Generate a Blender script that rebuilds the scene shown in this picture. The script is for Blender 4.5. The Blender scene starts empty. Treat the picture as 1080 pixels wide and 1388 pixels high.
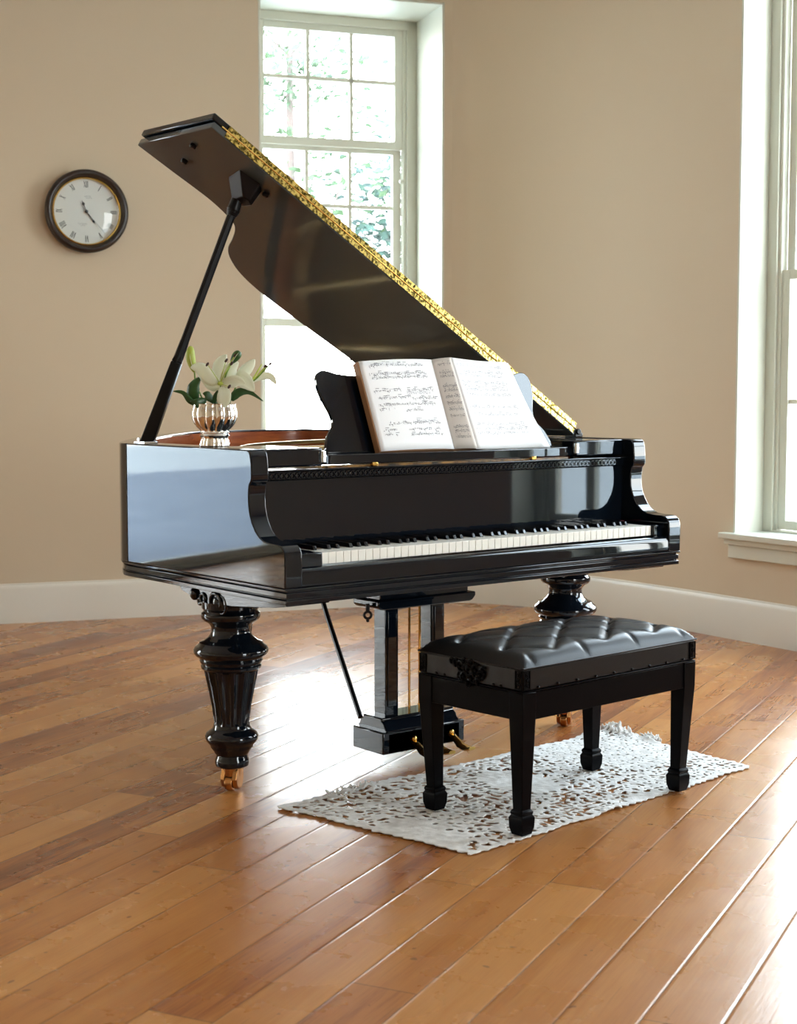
import bpy, bmesh, math, random
from mathutils import Vector, Matrix, noise
R = math.radians
PI = math.pi
scene = bpy.context.scene
col = scene.collection

# ------------------------------------------------------------------ helpers
class MB:
    """collects shapes in world coordinates, then links them as ONE mesh object"""
    def __init__(s): s.v = []; s.f = []
    def add(s, vs, fs):
        o = len(s.v); s.v += [Vector(v) for v in vs]; s.f += [[i+o for i in f] for f in fs]; return s
    def box(s, x0, x1, y0, y1, z0, z1, M=None):
        vs = [Vector(p) for p in ((x0,y0,z0),(x1,y0,z0),(x1,y1,z0),(x0,y1,z0),(x0,y0,z1),(x1,y0,z1),(x1,y1,z1),(x0,y1,z1))]
        if M: vs = [M @ v for v in vs]
        return s.add(vs, [(0,3,2,1),(4,5,6,7),(0,1,5,4),(1,2,6,5),(2,3,7,6),(3,0,4,7)])
    def loft(s, rings, cap=True, close=False):
        n = len(rings[0]); o = len(s.v)
        for r in rings: s.v += [Vector(p) for p in r]
        m = len(rings)
        for i in range(m if close else m-1):
            a = o+i*n; b = o+((i+1) % m)*n
            for j in range(n):
                k = (j+1) % n
                s.f.append([a+j, a+k, b+k, b+j])
        if cap and not close:
            s.f.append([o+j for j in range(n)][::-1]); s.f.append([o+(m-1)*n+j for j in range(n)])
        return s
    def prism(s, poly, fn, h0, h1):
        """poly: list of (a,b); fn(a,b,h)->point"""
        return s.loft([[fn(a,b,h0) for a,b in poly], [fn(a,b,h1) for a,b in poly]])
    def lathe(s, prof, c, n=40, lobes=0, amp=0.0, z0=None, z1=None, M=None):
        rings = []
        for z, r in prof:
            ring = []
            for k in range(n):
                a = 2*PI*k/n; rr = r
                if lobes and z0 <= z <= z1: rr = r*(1-amp*abs(math.sin(lobes*a/2))) if amp > 0 else r*(1+amp*(1-abs(math.sin(lobes*a/2))))
                p = Vector((rr*math.cos(a), rr*math.sin(a), z))
                if M: p = M @ p
                ring.append(p + Vector(c))
            rings.append(ring)
        return s.loft(rings)
    def tube(s, pts, r, n=10, cap=True):
        pts = [Vector(p) for p in pts]; rings = []
        rs = r if isinstance(r, (list, tuple)) else [r]*len(pts)
        up = None
        for i, p in enumerate(pts):
            t = (pts[min(i+1, len(pts)-1)]-pts[max(i-1, 0)]).normalized()
            if up is None:
                up = t.orthogonal().normalized()
            else:
                up = (up - t*up.dot(t)).normalized()
            w = t.cross(up)
            rings.append([p+(up*math.cos(2*PI*k/n)+w*math.sin(2*PI*k/n))*rs[i] for k in range(n)])
        return s.loft(rings, cap)
    def torus(s, c, ax, Rr, r, n=24, m=10, a0=0, a1=2*PI):
        ax = Vector(ax).normalized(); u = ax.orthogonal().normalized(); w = ax.cross(u); c = Vector(c)
        full = abs(a1-a0-2*PI) < 1e-6
        cnt = n if full else n+1
        rings = []
        for i in range(cnt):
            a = a0+(a1-a0)*i/n; d = u*math.cos(a)+w*math.sin(a)
            rings.append([c+d*Rr+(d*math.cos(2*PI*j/m)+ax*math.sin(2*PI*j/m))*r for j in range(m)])
        return s.loft(rings, cap=not full, close=full)
    def sphere(s, c, r, sx=1, sy=1, sz=1, n=14, m=8, M=None):
        rings = []
        for i in range(1, m):
            t = PI*i/m
            ring = []
            for k in range(n):
                p = Vector((r*sx*math.sin(t)*math.cos(2*PI*k/n), r*sy*math.sin(t)*math.sin(2*PI*k/n), -r*sz*math.cos(t)))
                if M: p = M @ p
                ring.append(p+Vector(c))
            rings.append(ring)
        return s.loft(rings)
    def grid(s, fn, nu, nv):
        o = len(s.v)
        for j in range(nv+1):
            for i in range(nu+1): s.v.append(Vector(fn(i/nu, j/nv)))
        for j in range(nv):
            for i in range(nu):
                a = o+j*(nu+1)+i; s.f.append([a, a+1, a+nu+2, a+nu+1])
        return s
    def build(s, name, m, parent=None, bevel=0, smooth=40, solid=0, label=None, seg=2):
        me = bpy.data.meshes.new(name)
        vs = s.v
        if parent is not None:
            inv = root_inv(parent); vs = [inv @ v for v in vs]
        me.from_pydata([tuple(v) for v in vs], [], s.f)
        bm = bmesh.new(); bm.from_mesh(me)
        bmesh.ops.recalc_face_normals(bm, faces=bm.faces) if not getattr(s, 'keep', False) else None
        if smooth:
            for f in bm.faces: f.smooth = True
            for e in bm.edges:
                if len(e.link_faces) == 2 and e.calc_face_angle(0) > R(smooth): e.smooth = False
        bm.to_mesh(me); bm.free()
        me.materials.append(m)
        o = bpy.data.objects.new(name, me); col.objects.link(o)
        if parent is not None: o.parent = parent
        if solid:
            md = o.modifiers.new('thickness', 'SOLIDIFY'); md.thickness = solid; md.offset = 0
        if bevel:
            md = o.modifiers.new('bevel', 'BEVEL'); md.width = bevel; md.segments = seg; md.limit_method = 'ANGLE'; md.angle_limit = R(35)
        if label: o['label'] = label
        return o

def root_inv(o):
    while o.parent: o = o.parent
    M = Matrix.Translation(o.location) @ Matrix.Rotation(o.rotation_euler.z, 4, 'Z')
    return M.inverted()
def tag(o, label, cat, group=None, kind=None):
    o['label'] = label; o['category'] = cat
    if group: o['group'] = group
    if kind: o['kind'] = kind
    return o
def thing(name, label, cat, loc, rz=0, group=None):
    o = bpy.data.objects.new(name, None); col.objects.link(o)
    o.location = loc; o.rotation_euler = (0, 0, rz); o.empty_display_size = .1
    return tag(o, label, cat, group)
def struct(o, label=None, cat=None):
    o['kind'] = 'structure'
    if label: o['label'] = label
    if cat: o['category'] = cat
    return o
def lerp(a, b, t): return a+(b-a)*t
def catmull(pts, n=8):
    P = [Vector(p) for p in pts]; out = []
    for i in range(len(P)-1):
        p0 = P[max(i-1, 0)]; p1 = P[i]; p2 = P[i+1]; p3 = P[min(i+2, len(P)-1)]
        for k in range(n):
            t = k/n
            out.append(.5*((2*p1)+(p2-p0)*t+(2*p0-5*p1+4*p2-p3)*t*t+(3*p1-p0-3*p2+p3)*t**3))
    out.append(P[-1]); return out

# ------------------------------------------------------------------ materials
def mat(name, base, rough=.5, metal=0, coat=0, spec=.5, **kw):
    m = bpy.data.materials.new(name); m.use_nodes = True
    b = m.node_tree.nodes['Principled BSDF']
    b.inputs['Base Color'].default_value = (*base, 1)
    b.inputs['Roughness'].default_value = rough
    b.inputs['Metallic'].default_value = metal
    b.inputs['Coat Weight'].default_value = coat
    b.inputs['Coat Roughness'].default_value = .04
    b.inputs['Specular IOR Level'].default_value = spec
    for k, v in kw.items(): b.inputs[k.replace('_', ' ')].default_value = v
    return m
def nodes(m): return m.node_tree.nodes, m.node_tree.links, m.node_tree.nodes['Principled BSDF']
def bump(m, scale, strength, dist=.002, detail=3, stretch=None):
    N, L, b = nodes(m)
    tc = N.new('ShaderNodeTexCoord'); mp = N.new('ShaderNodeMapping'); nz = N.new('ShaderNodeTexNoise'); bp = N.new('ShaderNodeBump')
    if stretch: mp.inputs['Scale'].default_value = stretch
    nz.inputs['Scale'].default_value = scale; nz.inputs['Detail'].default_value = detail
    bp.inputs['Strength'].default_value = strength; bp.inputs['Distance'].default_value = dist
    L.new(tc.outputs['Object'], mp.inputs[0]); L.new(mp.outputs[0], nz.inputs['Vector']); L.new(nz.outputs[0], bp.inputs['Height']); L.new(bp.outputs[0], b.inputs['Normal'])
    return nz
def mottled(m, c1, c2, scale, detail=4, stretch=None, lo=.35, hi=.65):
    N, L, b = nodes(m)
    tc = N.new('ShaderNodeTexCoord'); mp = N.new('ShaderNodeMapping'); nz = N.new('ShaderNodeTexNoise'); cr = N.new('ShaderNodeValToRGB')
    if stretch: mp.inputs['Scale'].default_value = stretch
    nz.inputs['Scale'].default_value = scale; nz.inputs['Detail'].default_value = detail
    cr.color_ramp.elements[0].position = lo; cr.color_ramp.elements[1].position = hi
    cr.color_ramp.elements[0].color = (*c1, 1); cr.color_ramp.elements[1].color = (*c2, 1)
    L.new(tc.outputs['Object'], mp.inputs[0]); L.new(mp.outputs[0], nz.inputs['Vector']); L.new(nz.outputs[0], cr.inputs[0]); L.new(cr.outputs[0], b.inputs['Base Color'])

M = {}
M['lacquer'] = mat('black_lacquer', (.0025, .0050, .0095), .03, spec=.5)
M['lid_sheen'] = mat('lacquer_painted_sheen', (.075, .088, .094), .08, spec=.5)  # black lacquer whose grey wall reflection is put into the base colour
M['satin'] = mat('satin_black', (.004, .004, .006), .32, spec=.25)
M['bench_wood'] = mat('bench_black_wood', (.002, .002, .003), .28, spec=.06)
M['leather'] = mat('black_leather', (.004, .004, .005), .34, spec=.3); bump(M['leather'], 160, .25, .0006)
M['ivory'] = mat('ivory_key', (.93, .91, .84), .25)
M['ebony'] = mat('ebony_key', (.006, .006, .008), .15)
M['felt'] = mat('red_felt', (.12, .008, .02), .9)
M['brass'] = mat('polished_brass', (.72, .46, .13), .18, 1)
M['hinge'] = mat('brass_hinge', (.75, .55, .16), .25, 1); mottled(M['hinge'], (.10, .075, .015), (.80, .62, .20), 130, 2, (1, 1, 1), .40, .58)
M['bronze'] = mat('caster_bronze', (.55, .27, .10), .22, 1)
M['nickel'] = mat('nickel', (.7, .75, .8), .12, 1)
M['silver'] = mat('vase_silver', (.86, .85, .82), .05, 1)
M['redwood'] = mat('inner_rim_mahogany', (.30, .07, .018), .25, coat=.6); mottled(M['redwood'], (.20, .04, .012), (.38, .10, .025), 6, 4, (1, 1, 8))
M['gold'] = mat('plate_gold', (.60, .42, .16), .35, .8)
M['spruce'] = mat('soundboard_spruce', (.42, .24, .09), .4); mottled(M['spruce'], (.34, .18, .06), (.48, .29, .12), 8, 3, (1, 12, 1))
M['orange_reflection'] = mat('painted_reflection', (.20, .09, .02), .3); mottled(M['orange_reflection'], (.02, .01, .005), (.45, .22, .05), 25, 3)  # dark-to-orange mottle that paints a line of reflections
M['string'] = mat('string_steel', (.7, .6, .45), .3, 1)
M['paper'] = mat('music_paper', (.93, .94, .96), .7)
M['paper_shaded'] = mat('music_paper_shaded', (.74, .70, .66), .75)  # same page paper, darkened to paint in the shade on the curling strip
M['ink'] = mat('printed_ink', (.12, .12, .15), .8)
M['ink_pale'] = mat('printed_ink_pale', (.42, .43, .48), .8)
M['cover'] = mat('book_cover_tan', (.42, .22, .11), .6)
M['petal'] = mat('lily_petal', (.95, .96, .84), .45)
N, L, b = nodes(M['petal']); tl = N.new('ShaderNodeBsdfTranslucent'); tl.inputs[0].default_value = (.95, .97, .80, 1); mxs = N.new('ShaderNodeMixShader'); mxs.inputs[0].default_value = .4
L.new(b.outputs[0], mxs.inputs[1]); L.new(tl.outputs[0], mxs.inputs[2]); L.new(mxs.outputs[0], N['Material Output'].inputs[0])
M['throat'] = mat('lily_throat', (.55, .66, .12), .5)
M['stem'] = mat('lily_stem', (.16, .30, .04), .45)
M['leaf'] = mat('lily_leaf', (.025, .085, .02), .35)
M['bud'] = mat('lily_bud', (.38, .48, .07), .4)
M['anther'] = mat('lily_anther', (.05, .018, .012), .7)
M['clock_wood'] = mat('clock_case_wood', (.022, .013, .010), .3)
M['dial'] = mat('clock_dial', (.72, .74, .72), .6)
M['clock_ink'] = mat('clock_ink', (.03, .04, .05), .5)
M['clock_pale'] = mat('clock_pale_ink', (.30, .32, .34), .6)
M['trim'] = mat('window_trim_paint', (.62, .62, .53), .4)
M['base'] = mat('baseboard_paint', (.72, .68, .60), .4); bump(M['base'], 8, .15, .004)
M['ceiling'] = mat('ceiling_paint', (.80, .79, .74), .8)
M['lace'] = mat('rug_cotton', (.80, .79, .77), .9); mottled(M['lace'], (.66, .64, .61), (.86, .85, .83), 30, 4); bump(M['lace'], 220, .6, .002)
M['bark'] = mat('tree_bark', (.17, .13, .12), .9)
M['gravel'] = mat('pale_gravel', (.66, .67, .68), .95); mottled(M['gravel'], (.52, .53, .52), (.62, .63, .62), 3)
M['reflector'] = mat('bluegrey_reflector', (.24, .27, .32), .9); mottled(M['reflector'], (.21, .24, .29), (.27, .30, .35), 2)  # tone set for what the piano's left side mirrors
M['fol_a'] = mat('leaves_green', (.045, .085, .028), .6)
M['fol_b'] = mat('leaves_bluegreen', (.035, .075, .055), .6)

# wall paint
m = mat('wall_paint', (.54, .445, .335), .75, spec=.25); M['wall'] = m
N, L, b = nodes(m)
tc = N.new('ShaderNodeTexCoord'); nz = N.new('ShaderNodeTexNoise'); nz.inputs['Scale'].default_value = 1.1; nz.inputs['Detail'].default_value = 3
mx = N.new('ShaderNodeMix'); mx.data_type = 'RGBA'; mx.inputs[6].default_value = (.60, .495, .36, 1); mx.inputs[7].default_value = (.62, .515, .375, 1)
L.new(tc.outputs['Object'], nz.inputs['Vector']); L.new(nz.outputs[0], mx.inputs[0]); L.new(mx.outputs[2], b.inputs['Base Color'])
n2 = N.new('ShaderNodeTexNoise'); n2.inputs['Scale'].default_value = 90; bp = N.new('ShaderNodeBump'); bp.inputs['Strength'].default_value = .12; bp.inputs['Distance'].default_value = .002
L.new(tc.outputs['Object'], n2.inputs['Vector']); L.new(n2.outputs[0], bp.inputs['Height']); L.new(bp.outputs[0], b.inputs['Normal'])

# window glass: clear sheet with a mirror reflection by fresnel
m = bpy.data.materials.new('clear_glass'); m.use_nodes = True; N = m.node_tree.nodes; L = m.node_tree.links; N.clear()
out = N.new('ShaderNodeOutputMaterial'); mix = N.new('ShaderNodeMixShader'); tr = N.new('ShaderNodeBsdfTransparent'); gl = N.new('ShaderNodeBsdfGlossy'); fr = N.new('ShaderNodeFresnel')
tr.inputs[0].default_value = (.97, .985, .98, 1); gl.inputs['Roughness'].default_value = .01; fr.inputs[0].default_value = 1.45
ge = N.new('ShaderNodeNewGeometry'); mr = N.new('ShaderNodeMapRange'); mr.inputs[3].default_value = 1.45; mr.inputs[4].default_value = 1/1.45
L.new(ge.outputs['Backfacing'], mr.inputs[0]); L.new(mr.outputs[0], fr.inputs[0])
L.new(fr.outputs[0], mix.inputs[0]); L.new(tr.outputs[0], mix.inputs[1]); L.new(gl.outputs[0], mix.inputs[2]); L.new(mix.outputs[0], out.inputs[0])
M['glass'] = m

# plank floor ------------------------------------------------------
PA = R(25.5); PWID = .135
def floor_material():
    m = bpy.data.materials.new('plank_floor'); m.use_nodes = True
    N, L, b = nodes(m)
    def math_(op, a, b_=None, c=None):
        n = N.new('ShaderNodeMath'); n.operation = op
        for i, v in enumerate((a, b_, c)):
            if v is None: continue
            if isinstance(v, (int, float)): n.inputs[i].default_value = v
            else: L.new(v, n.inputs[i])
        return n.outputs[0]
    tc = N.new('ShaderNodeTexCoord'); sp = N.new('ShaderNodeSeparateXYZ'); L.new(tc.outputs['Object'], sp.inputs[0])
    X, Y = sp.outputs[0], sp.outputs[1]
    # along-plank u, across-plank v
    u = math_('ADD', math_('MULTIPLY', X, math.cos(PA)), math_('MULTIPLY', Y, math.sin(PA)))
    v = math_('ADD', math_('MULTIPLY', X, -math.sin(PA)), math_('MULTIPLY', Y, math.cos(PA)))
    vn = math_('DIVIDE', math_('ADD', v, .886+PWID*40), PWID)
    vi = math_('FLOOR', vn); vf = math_('FRACT', vn)
    w1 = N.new('ShaderNodeTexWhiteNoise'); w1.noise_dimensions = '1D'; L.new(vi, w1.inputs['W'])
    un = math_('ADD', math_('DIVIDE', u, 1.9), math_('MULTIPLY', w1.outputs['Value'], 7.3))
    ui = math_('FLOOR', un); uf = math_('FRACT', un)
    cid = N.new('ShaderNodeCombineXYZ'); L.new(vi, cid.inputs[0]); L.new(ui, cid.inputs[1])
    w2 = N.new('ShaderNodeTexWhiteNoise'); w2.noise_dimensions = '2D'; L.new(cid.outputs[0], w2.inputs['Vector'])
    rnd = w2.outputs['Value']
    # grain coordinates
    gc = N.new('ShaderNodeCombineXYZ'); L.new(math_('MULTIPLY', u, .8), gc.inputs[0]); L.new(math_('MULTIPLY', v, 13), gc.inputs[1]); L.new(math_('MULTIPLY', rnd, 40), gc.inputs[2])
    g1 = N.new('ShaderNodeTexNoise'); g1.inputs['Scale'].default_value = 1.6; g1.inputs['Detail'].default_value = 3; g1.inputs['Distortion'].default_value = .12; L.new(gc.outputs[0], g1.inputs['Vector'])
    gf = N.new('ShaderNodeCombineXYZ'); L.new(math_('MULTIPLY', u, 5), gf.inputs[0]); L.new(math_('MULTIPLY', v, 110), gf.inputs[1]); L.new(rnd, gf.inputs[2])
    g2 = N.new('ShaderNodeTexNoise'); g2.inputs['Scale'].default_value = 2; g2.inputs['Detail'].default_value = 3; L.new(gf.outputs[0], g2.inputs['Vector'])
    cr = N.new('ShaderNodeValToRGB'); e = cr.color_ramp.elements
    e[0].position = 0; e[0].color = (.135, .032, .010, 1); e[1].position = 1; e[1].color = (.52, .235, .070, 1)
    for p, c in ((.24, (.27, .080, .020, 1)), (.45, (.40, .150, .036, 1)), (.75, (.46, .190, .050, 1))):
        k = e.new(p); k.color = c
    tone = math_('ADD', math_('MULTIPLY', rnd, .78), math_('MULTIPLY', math_('SUBTRACT', g1.outputs[0], .5), .9))
    tone = math_('ADD', tone, math_('ADD', .1, math_('MULTIPLY', math_('SUBTRACT', g2.outputs[0], .5), .6)))
    tone = math_('ADD', tone, .06)
    L.new(tone, cr.inputs[0])
    # knots / specks
    vo = N.new('ShaderNodeTexNoise'); vo.inputs['Scale'].default_value = 26; vo.inputs['Detail'].default_value = 1; L.new(tc.outputs['Object'], vo.inputs['Vector'])
    speck = math_('GREATER_THAN', vo.outputs[0], .745)
    sc = N.new('ShaderNodeTexNoise'); sc.inputs['Scale'].default_value = 1; sc.inputs['Detail'].default_value = 2
    scc = N.new('ShaderNodeCombineXYZ'); L.new(math_('MULTIPLY', u, 3.5), scc.inputs[0]); L.new(math_('MULTIPLY', v, 160), scc.inputs[1]); L.new(scc.outputs[0], sc.inputs['Vector'])
    fine = math_('GREATER_THAN', sc.outputs[0], .70)
    # gaps
    gd = math_('MINIMUM', vf, math_('SUBTRACT', 1.0, vf))
    gapv = math_('LESS_THAN', gd, .011)
    ge = math_('MINIMUM', uf, math_('SUBTRACT', 1.0, uf))
    gapu = math_('LESS_THAN', ge, .0009)
    gap = math_('MAXIMUM', gapv, gapu)
    dark = math_('MAXIMUM', math_('MAXIMUM', math_('MULTIPLY', gap, .60), math_('MULTIPLY', fine, .22)), math_('MULTIPLY', speck, .6))
    mx = N.new('ShaderNodeMix'); mx.data_type = 'RGBA'; L.new(dark, mx.inputs[0]); L.new(cr.outputs[0], mx.inputs[6]); mx.inputs[7].default_value = (.05, .018, .008, 1)
    L.new(mx.outputs[2], b.inputs['Base Color'])
    # scratches in gloss
    s1 = N.new('ShaderNodeTexNoise'); s1.inputs['Scale'].default_value = 5; s1.inputs['Detail'].default_value = 6; L.new(tc.outputs['Object'], s1.inputs['Vector'])
    rg = math_('ADD', math_('MULTIPLY', s1.outputs[0], .22), .17)
    L.new(rg, b.inputs['Roughness'])
    b.inputs['Specular IOR Level'].default_value = .5
    b.inputs['Coat Weight'].default_value = .12; b.inputs['Coat Roughness'].default_value = .16
    # bump : cupped planks + gaps + fine grain
    edge = N.new('ShaderNodeMapRange'); edge.inputs[1].default_value = 0; edge.inputs[2].default_value = .05; edge.interpolation_type = 'SMOOTHSTEP'; L.new(gd, edge.inputs[0])
    cup = math_('MULTIPLY', edge.outputs[0], .0012)
    n3 = N.new('ShaderNodeTexNoise'); n3.inputs['Scale'].default_value = 3.2; n3.inputs['Detail'].default_value = 2; n4 = N.new('ShaderNodeTexNoise'); n4.inputs['Scale'].default_value = 30; n4.inputs['Detail'].default_value = 3; L.new(tc.outputs['Object'], n4.inputs['Vector']); L.new(tc.outputs['Object'], n3.inputs['Vector'])
    hgt = math_('ADD', cup, math_('ADD', math_('ADD', math_('MULTIPLY', g2.outputs[0], .0003), math_('MULTIPLY', n4.outputs[0], .00018)), math_('ADD', math_('MULTIPLY', n3.outputs[0], .0030), math_('MULTIPLY', rnd, .0006))))
    bp = N.new('ShaderNodeBump'); bp.inputs['Strength'].default_value = .6; bp.inputs['Distance'].default_value = 1.0
    L.new(hgt, bp.inputs['Height']); L.new(bp.outputs[0], b.inputs['Normal']); L.new(bp.outputs[0], b.inputs['Coat Normal'])
    return m
M['floor'] = floor_material()

# ------------------------------------------------------------------ room shell
DL = Vector((.939, -.345, 0)); NL = Vector((.345, .939, 0))       # left wall: direction and outward normal
DR = Vector((.110, .994, 0)); NR = Vector((.994, -.110, 0))       # right wall
CL = 3.768; 
def LW(a, d=0, z=0): return DL*a + NL*(CL+d) + Vector((0, 0, z))  # a = distance along the wall
PR = Vector((3.286, 1.393, 0)); cR = PR.dot(NR)
def RW(a, d=0, z=0): return DR*a + NR*(cR+d) + Vector((0, 0, z))
HC = 3.35; ZS = .455; ZH = 3.08

def wall_with_holes(name, F, a0, a1, holes, thick=.34, label=None):
    """straight wall with window openings; F(a,d,z)"""
    b = MB(); xs = sorted(set([a0, a1]+[h[0] for h in holes]+[h[1] for h in holes]))
    def cell(p, q, z0, z1):
        b.box(0, 1, 0, 1, 0, 1); vs = b.v[-8:]
        for v in vs:
            w = F(lerp(p, q, v.x), thick*v.y, lerp(z0, z1, v.z)); v.x, v.y, v.z = w
    for i in range(len(xs)-1):
        p, q = xs[i], xs[i+1]
        h = [h for h in holes if h[0] <= p+1e-6 and h[1] >= q-1e-6]
        if h:
            h = h[0]; cell(p, q, 0, h[2]); cell(p, q, h[3], HC)
        else: cell(p, q, 0, HC)
    return struct(b.build(name, M['wall'], smooth=0), label)

W1 = (.862, 1.837, ZS, ZH)
W3 = (-5.75, -3.35, .0, 2.75)       # tall glazed doors beyond the left edge of the picture
W2 = (.12, 1.555, ZS, ZH)
W4 = (-1.56, -.45, ZS, ZH)
W5 = (-4.2, -2.2, ZS, ZH)
aLend = 1.88; aRend = 1.80
wall_with_holes('wall_left', LW, -5.9, aLend, [W3, W1], .46)
wall_with_holes('wall_right', RW, -6.2, aRend, [W4, W2], .40)
# rounded corner between them
p0 = LW(aLend); p3 = RW(aRend)
ctrl = [LW(aLend-.35), p0, Vector((3.165, 2.765, 0)), Vector((3.275, 2.50, 0)), Vector((3.332, 2.08, 0)), p3, RW(aRend-.35)]
sm = catmull(ctrl, 10)[10:-10]
cor = []
for i, p in enumerate(sm):
    t = (sm[min(i+1, len(sm)-1)]-sm[max(i-1, 0)]).normalized(); nrm = Vector((-t.y, t.x, 0))
    if nrm.dot(Vector((1, 1, 0))) < 0: nrm = -nrm
    cor.append((p, nrm))
b = MB(); b.loft([[p, p+n*.3, p+n*.3+Vector((0, 0, HC)), p+Vector((0, 0, HC))] for p, n in cor])
struct(b.build('wall_corner', M['wall'], smooth=50))
# baseboards
def base_prof(d): return [(0, 0), (-.018, 0), (-.018, .165), (-.014, .176), (-.008, .182), (-.006, .19), (0, .19)]
def baseboard(name, F, a0, a1):
    b = MB(); b.loft([[F(a, d, z) for d, z in base_prof(0)] for a in (a0, a1)])
    struct(b.build(name, M['base'], smooth=30))
baseboard('baseboard_left', LW, W3[1]+.02, aLend)
baseboard('baseboard_right', RW, -6.2, aRend)
b = MB(); b.loft([[p+n*d+Vector((0, 0, z)) for d, z in base_prof(0)] for p, n in cor]); struct(b.build('baseboard_corner', M['base'], smooth=30))
# other walls behind the camera
cornerL = LW(-5.9); cornerR = RW(-6.2)
def seg(name, A, B, holes=(), thick=.3):
    A = Vector(A); B = Vector(B); d = (B-A).normalized(); n = Vector((d.y, -d.x, 0)); ln = (B-A).length
    if n.dot(Vector((0, 0, 0))-A) > 0: n = -n
    F = lambda a, dd=0, z=0: A+d*a+n*dd+Vector((0, 0, z))
    wall_with_holes(name, F, 0, ln, list(holes), thick)
    bb = MB(); bb.loft([[F(a, dd, z) for dd, z in base_prof(0)] for a in (0, ln)]); struct(bb.build(name.replace('wall', 'baseboard'), M['base'], smooth=30))
    return F
cornerL = Vector((cornerL.x, cornerL.y, 0)); cornerR = Vector((cornerR.x, cornerR.y, 0))
BL = Vector((cornerL.x-.1, -5.4, 0))
FS = seg('wall_side', cornerL, BL, [])
FB = seg('wall_back', BL, cornerR, [(4.9, 6.4, ZS, ZH)])  # opening for the unseen window added as fill light
fl = [cornerL-Vector((.3, -.3, 0)), BL+Vector((-.3, -.3, 0)), cornerR+Vector((.4, -.4, 0)), Vector((3.9, 3.4, 0)), Vector((2.4, 3.75, 0))]
b = MB(); b.prism([(p.x, p.y) for p in fl], lambda x, y, h: Vector((x, y, h)), -.12, 0); struct(b.build('floor', M['floor'], smooth=0))
b = MB(); b.prism([(p.x, p.y) for p in fl], lambda x, y, h: Vector((x, y, h)), HC, HC+.12); struct(b.build('ceiling', M['ceiling'], smooth=0))

# windows -----------------------------------------------------------
portals = []
def window(idx, F, a0, a1, z0, z1, dep, sashes, cols, sill=True, wallthick=.46, cross=.02):
    """F(a,d,z); sashes: list of (zlo, zhi, muntin z list, col flag)"""
    fr = MB()
    def bx(p, q, d0, d1, zl, zh, B):
        B.box(0, 1, 0, 1, 0, 1)
        for v in B.v[-8:]:
            w = F(lerp(p, q, v.x), lerp(d0, d1, v.y), lerp(zl, zh, v.z)); v.x, v.y, v.z = w
    # reveal lining (thin painted boards on the sides and the head of the opening)
    t = .012
    bx(a0, a0+t, .0, dep+.02, z0, z1, fr); bx(a1-t, a1, .0, dep+.02, z0, z1, fr); bx(a0, a1, .0, dep+.02, z1-t, z1, fr)
    root = fr.build(f'window_{idx}', M['trim'], bevel=.002, smooth=0); struct(root)
    f2 = MB(); fw = .055
    bx(a0+t, a0+t+fw, dep, dep+.07, z0, z1-t, f2); bx(a1-t-fw, a1-t, dep, dep+.07, z0, z1-t, f2); bx(a0+t, a1-t, dep, dep+.07, z1-t-.045, z1-t, f2); bx(a0+t, a1-t, dep, dep+.07, z0, z0+.03, f2)
    # inner stop bead
    bx(a0+t+fw, a0+t+fw+.018, dep+.012, dep+.05, z0, z1-.05, f2); bx(a1-t-fw-.018, a1-t-fw, dep+.012, dep+.05, z0, z1-.05, f2)
    f2.build('window_frame', M['trim'], root, bevel=.003, smooth=0)
    g0, g1 = a0+t+fw+.018, a1-t-fw-.018
    for (zl, zh, mz, mc, off) in sashes:
        s = MB(); d0 = dep+.02+off; d1 = d0+.035; st = .045
        bx(g0, g0+st, d0, d1, zl, zh, s); bx(g1-st, g1, d0, d1, zl, zh, s); bx(g0+st, g1-st, d0, d1, zh-.042, zh, s); bx(g0+st, g1-st, d0, d1, zl, zl+.042, s)
        if mc:
            for k in range(1, cols):
                c = lerp(g0+st, g1-st, k/cols); bx(c-cross/2, c+cross/2, d0+.008, d1-.004, zl+.03, zh-.03, s)
        for z in mz: bx(g0+st, g1-st, d0+.008, d1-.004, z-cross/2, z+cross/2, s)
        so = s.build('sash', M['trim'], root, bevel=.002, smooth=0)
        g = MB(); bx(g0+.02, g1-.02, d0+.016, d0+.020, zl+.02, zh-.02, g); g.build('pane', M['glass'], so, smooth=0)
    if sill:
        s = MB(); bx(a0-.05, a1+.05, -.045, .0, z0-.005, z0+.022, s); bx(a0, a1, 0, dep+.03, z0-.005, z0+.022, s)
        s.build('window_sill', M['trim'], root, bevel=.004, smooth=0)
        s = MB(); bx(a0-.03, a1+.03, -.028, 0, z0-.03, z0-.005, s); bx(a0-.015, a1+.015, -.016, 0, z0-.09, z0-.03, s)
        s.build('apron_moulding', M['trim'], root, bevel=.004, smooth=0)
    # daylight portal, just outside the glass
    A = F((a0+a1)/2, dep+.12, (z0+z1)/2); nin = (F(0, 0, 0)-F(0, 1, 0)).normalized()
    portals.append((A, nin, a1-a0, z1-z0))
    return root
w1 = window(1, LW, *W1, .39, [(2.395, 3.03, [2.745], True, .0), (1.45, 2.415, [2.09, 1.77], True, .03), (.50, 1.49, [], False, .0)], 3)
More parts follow.
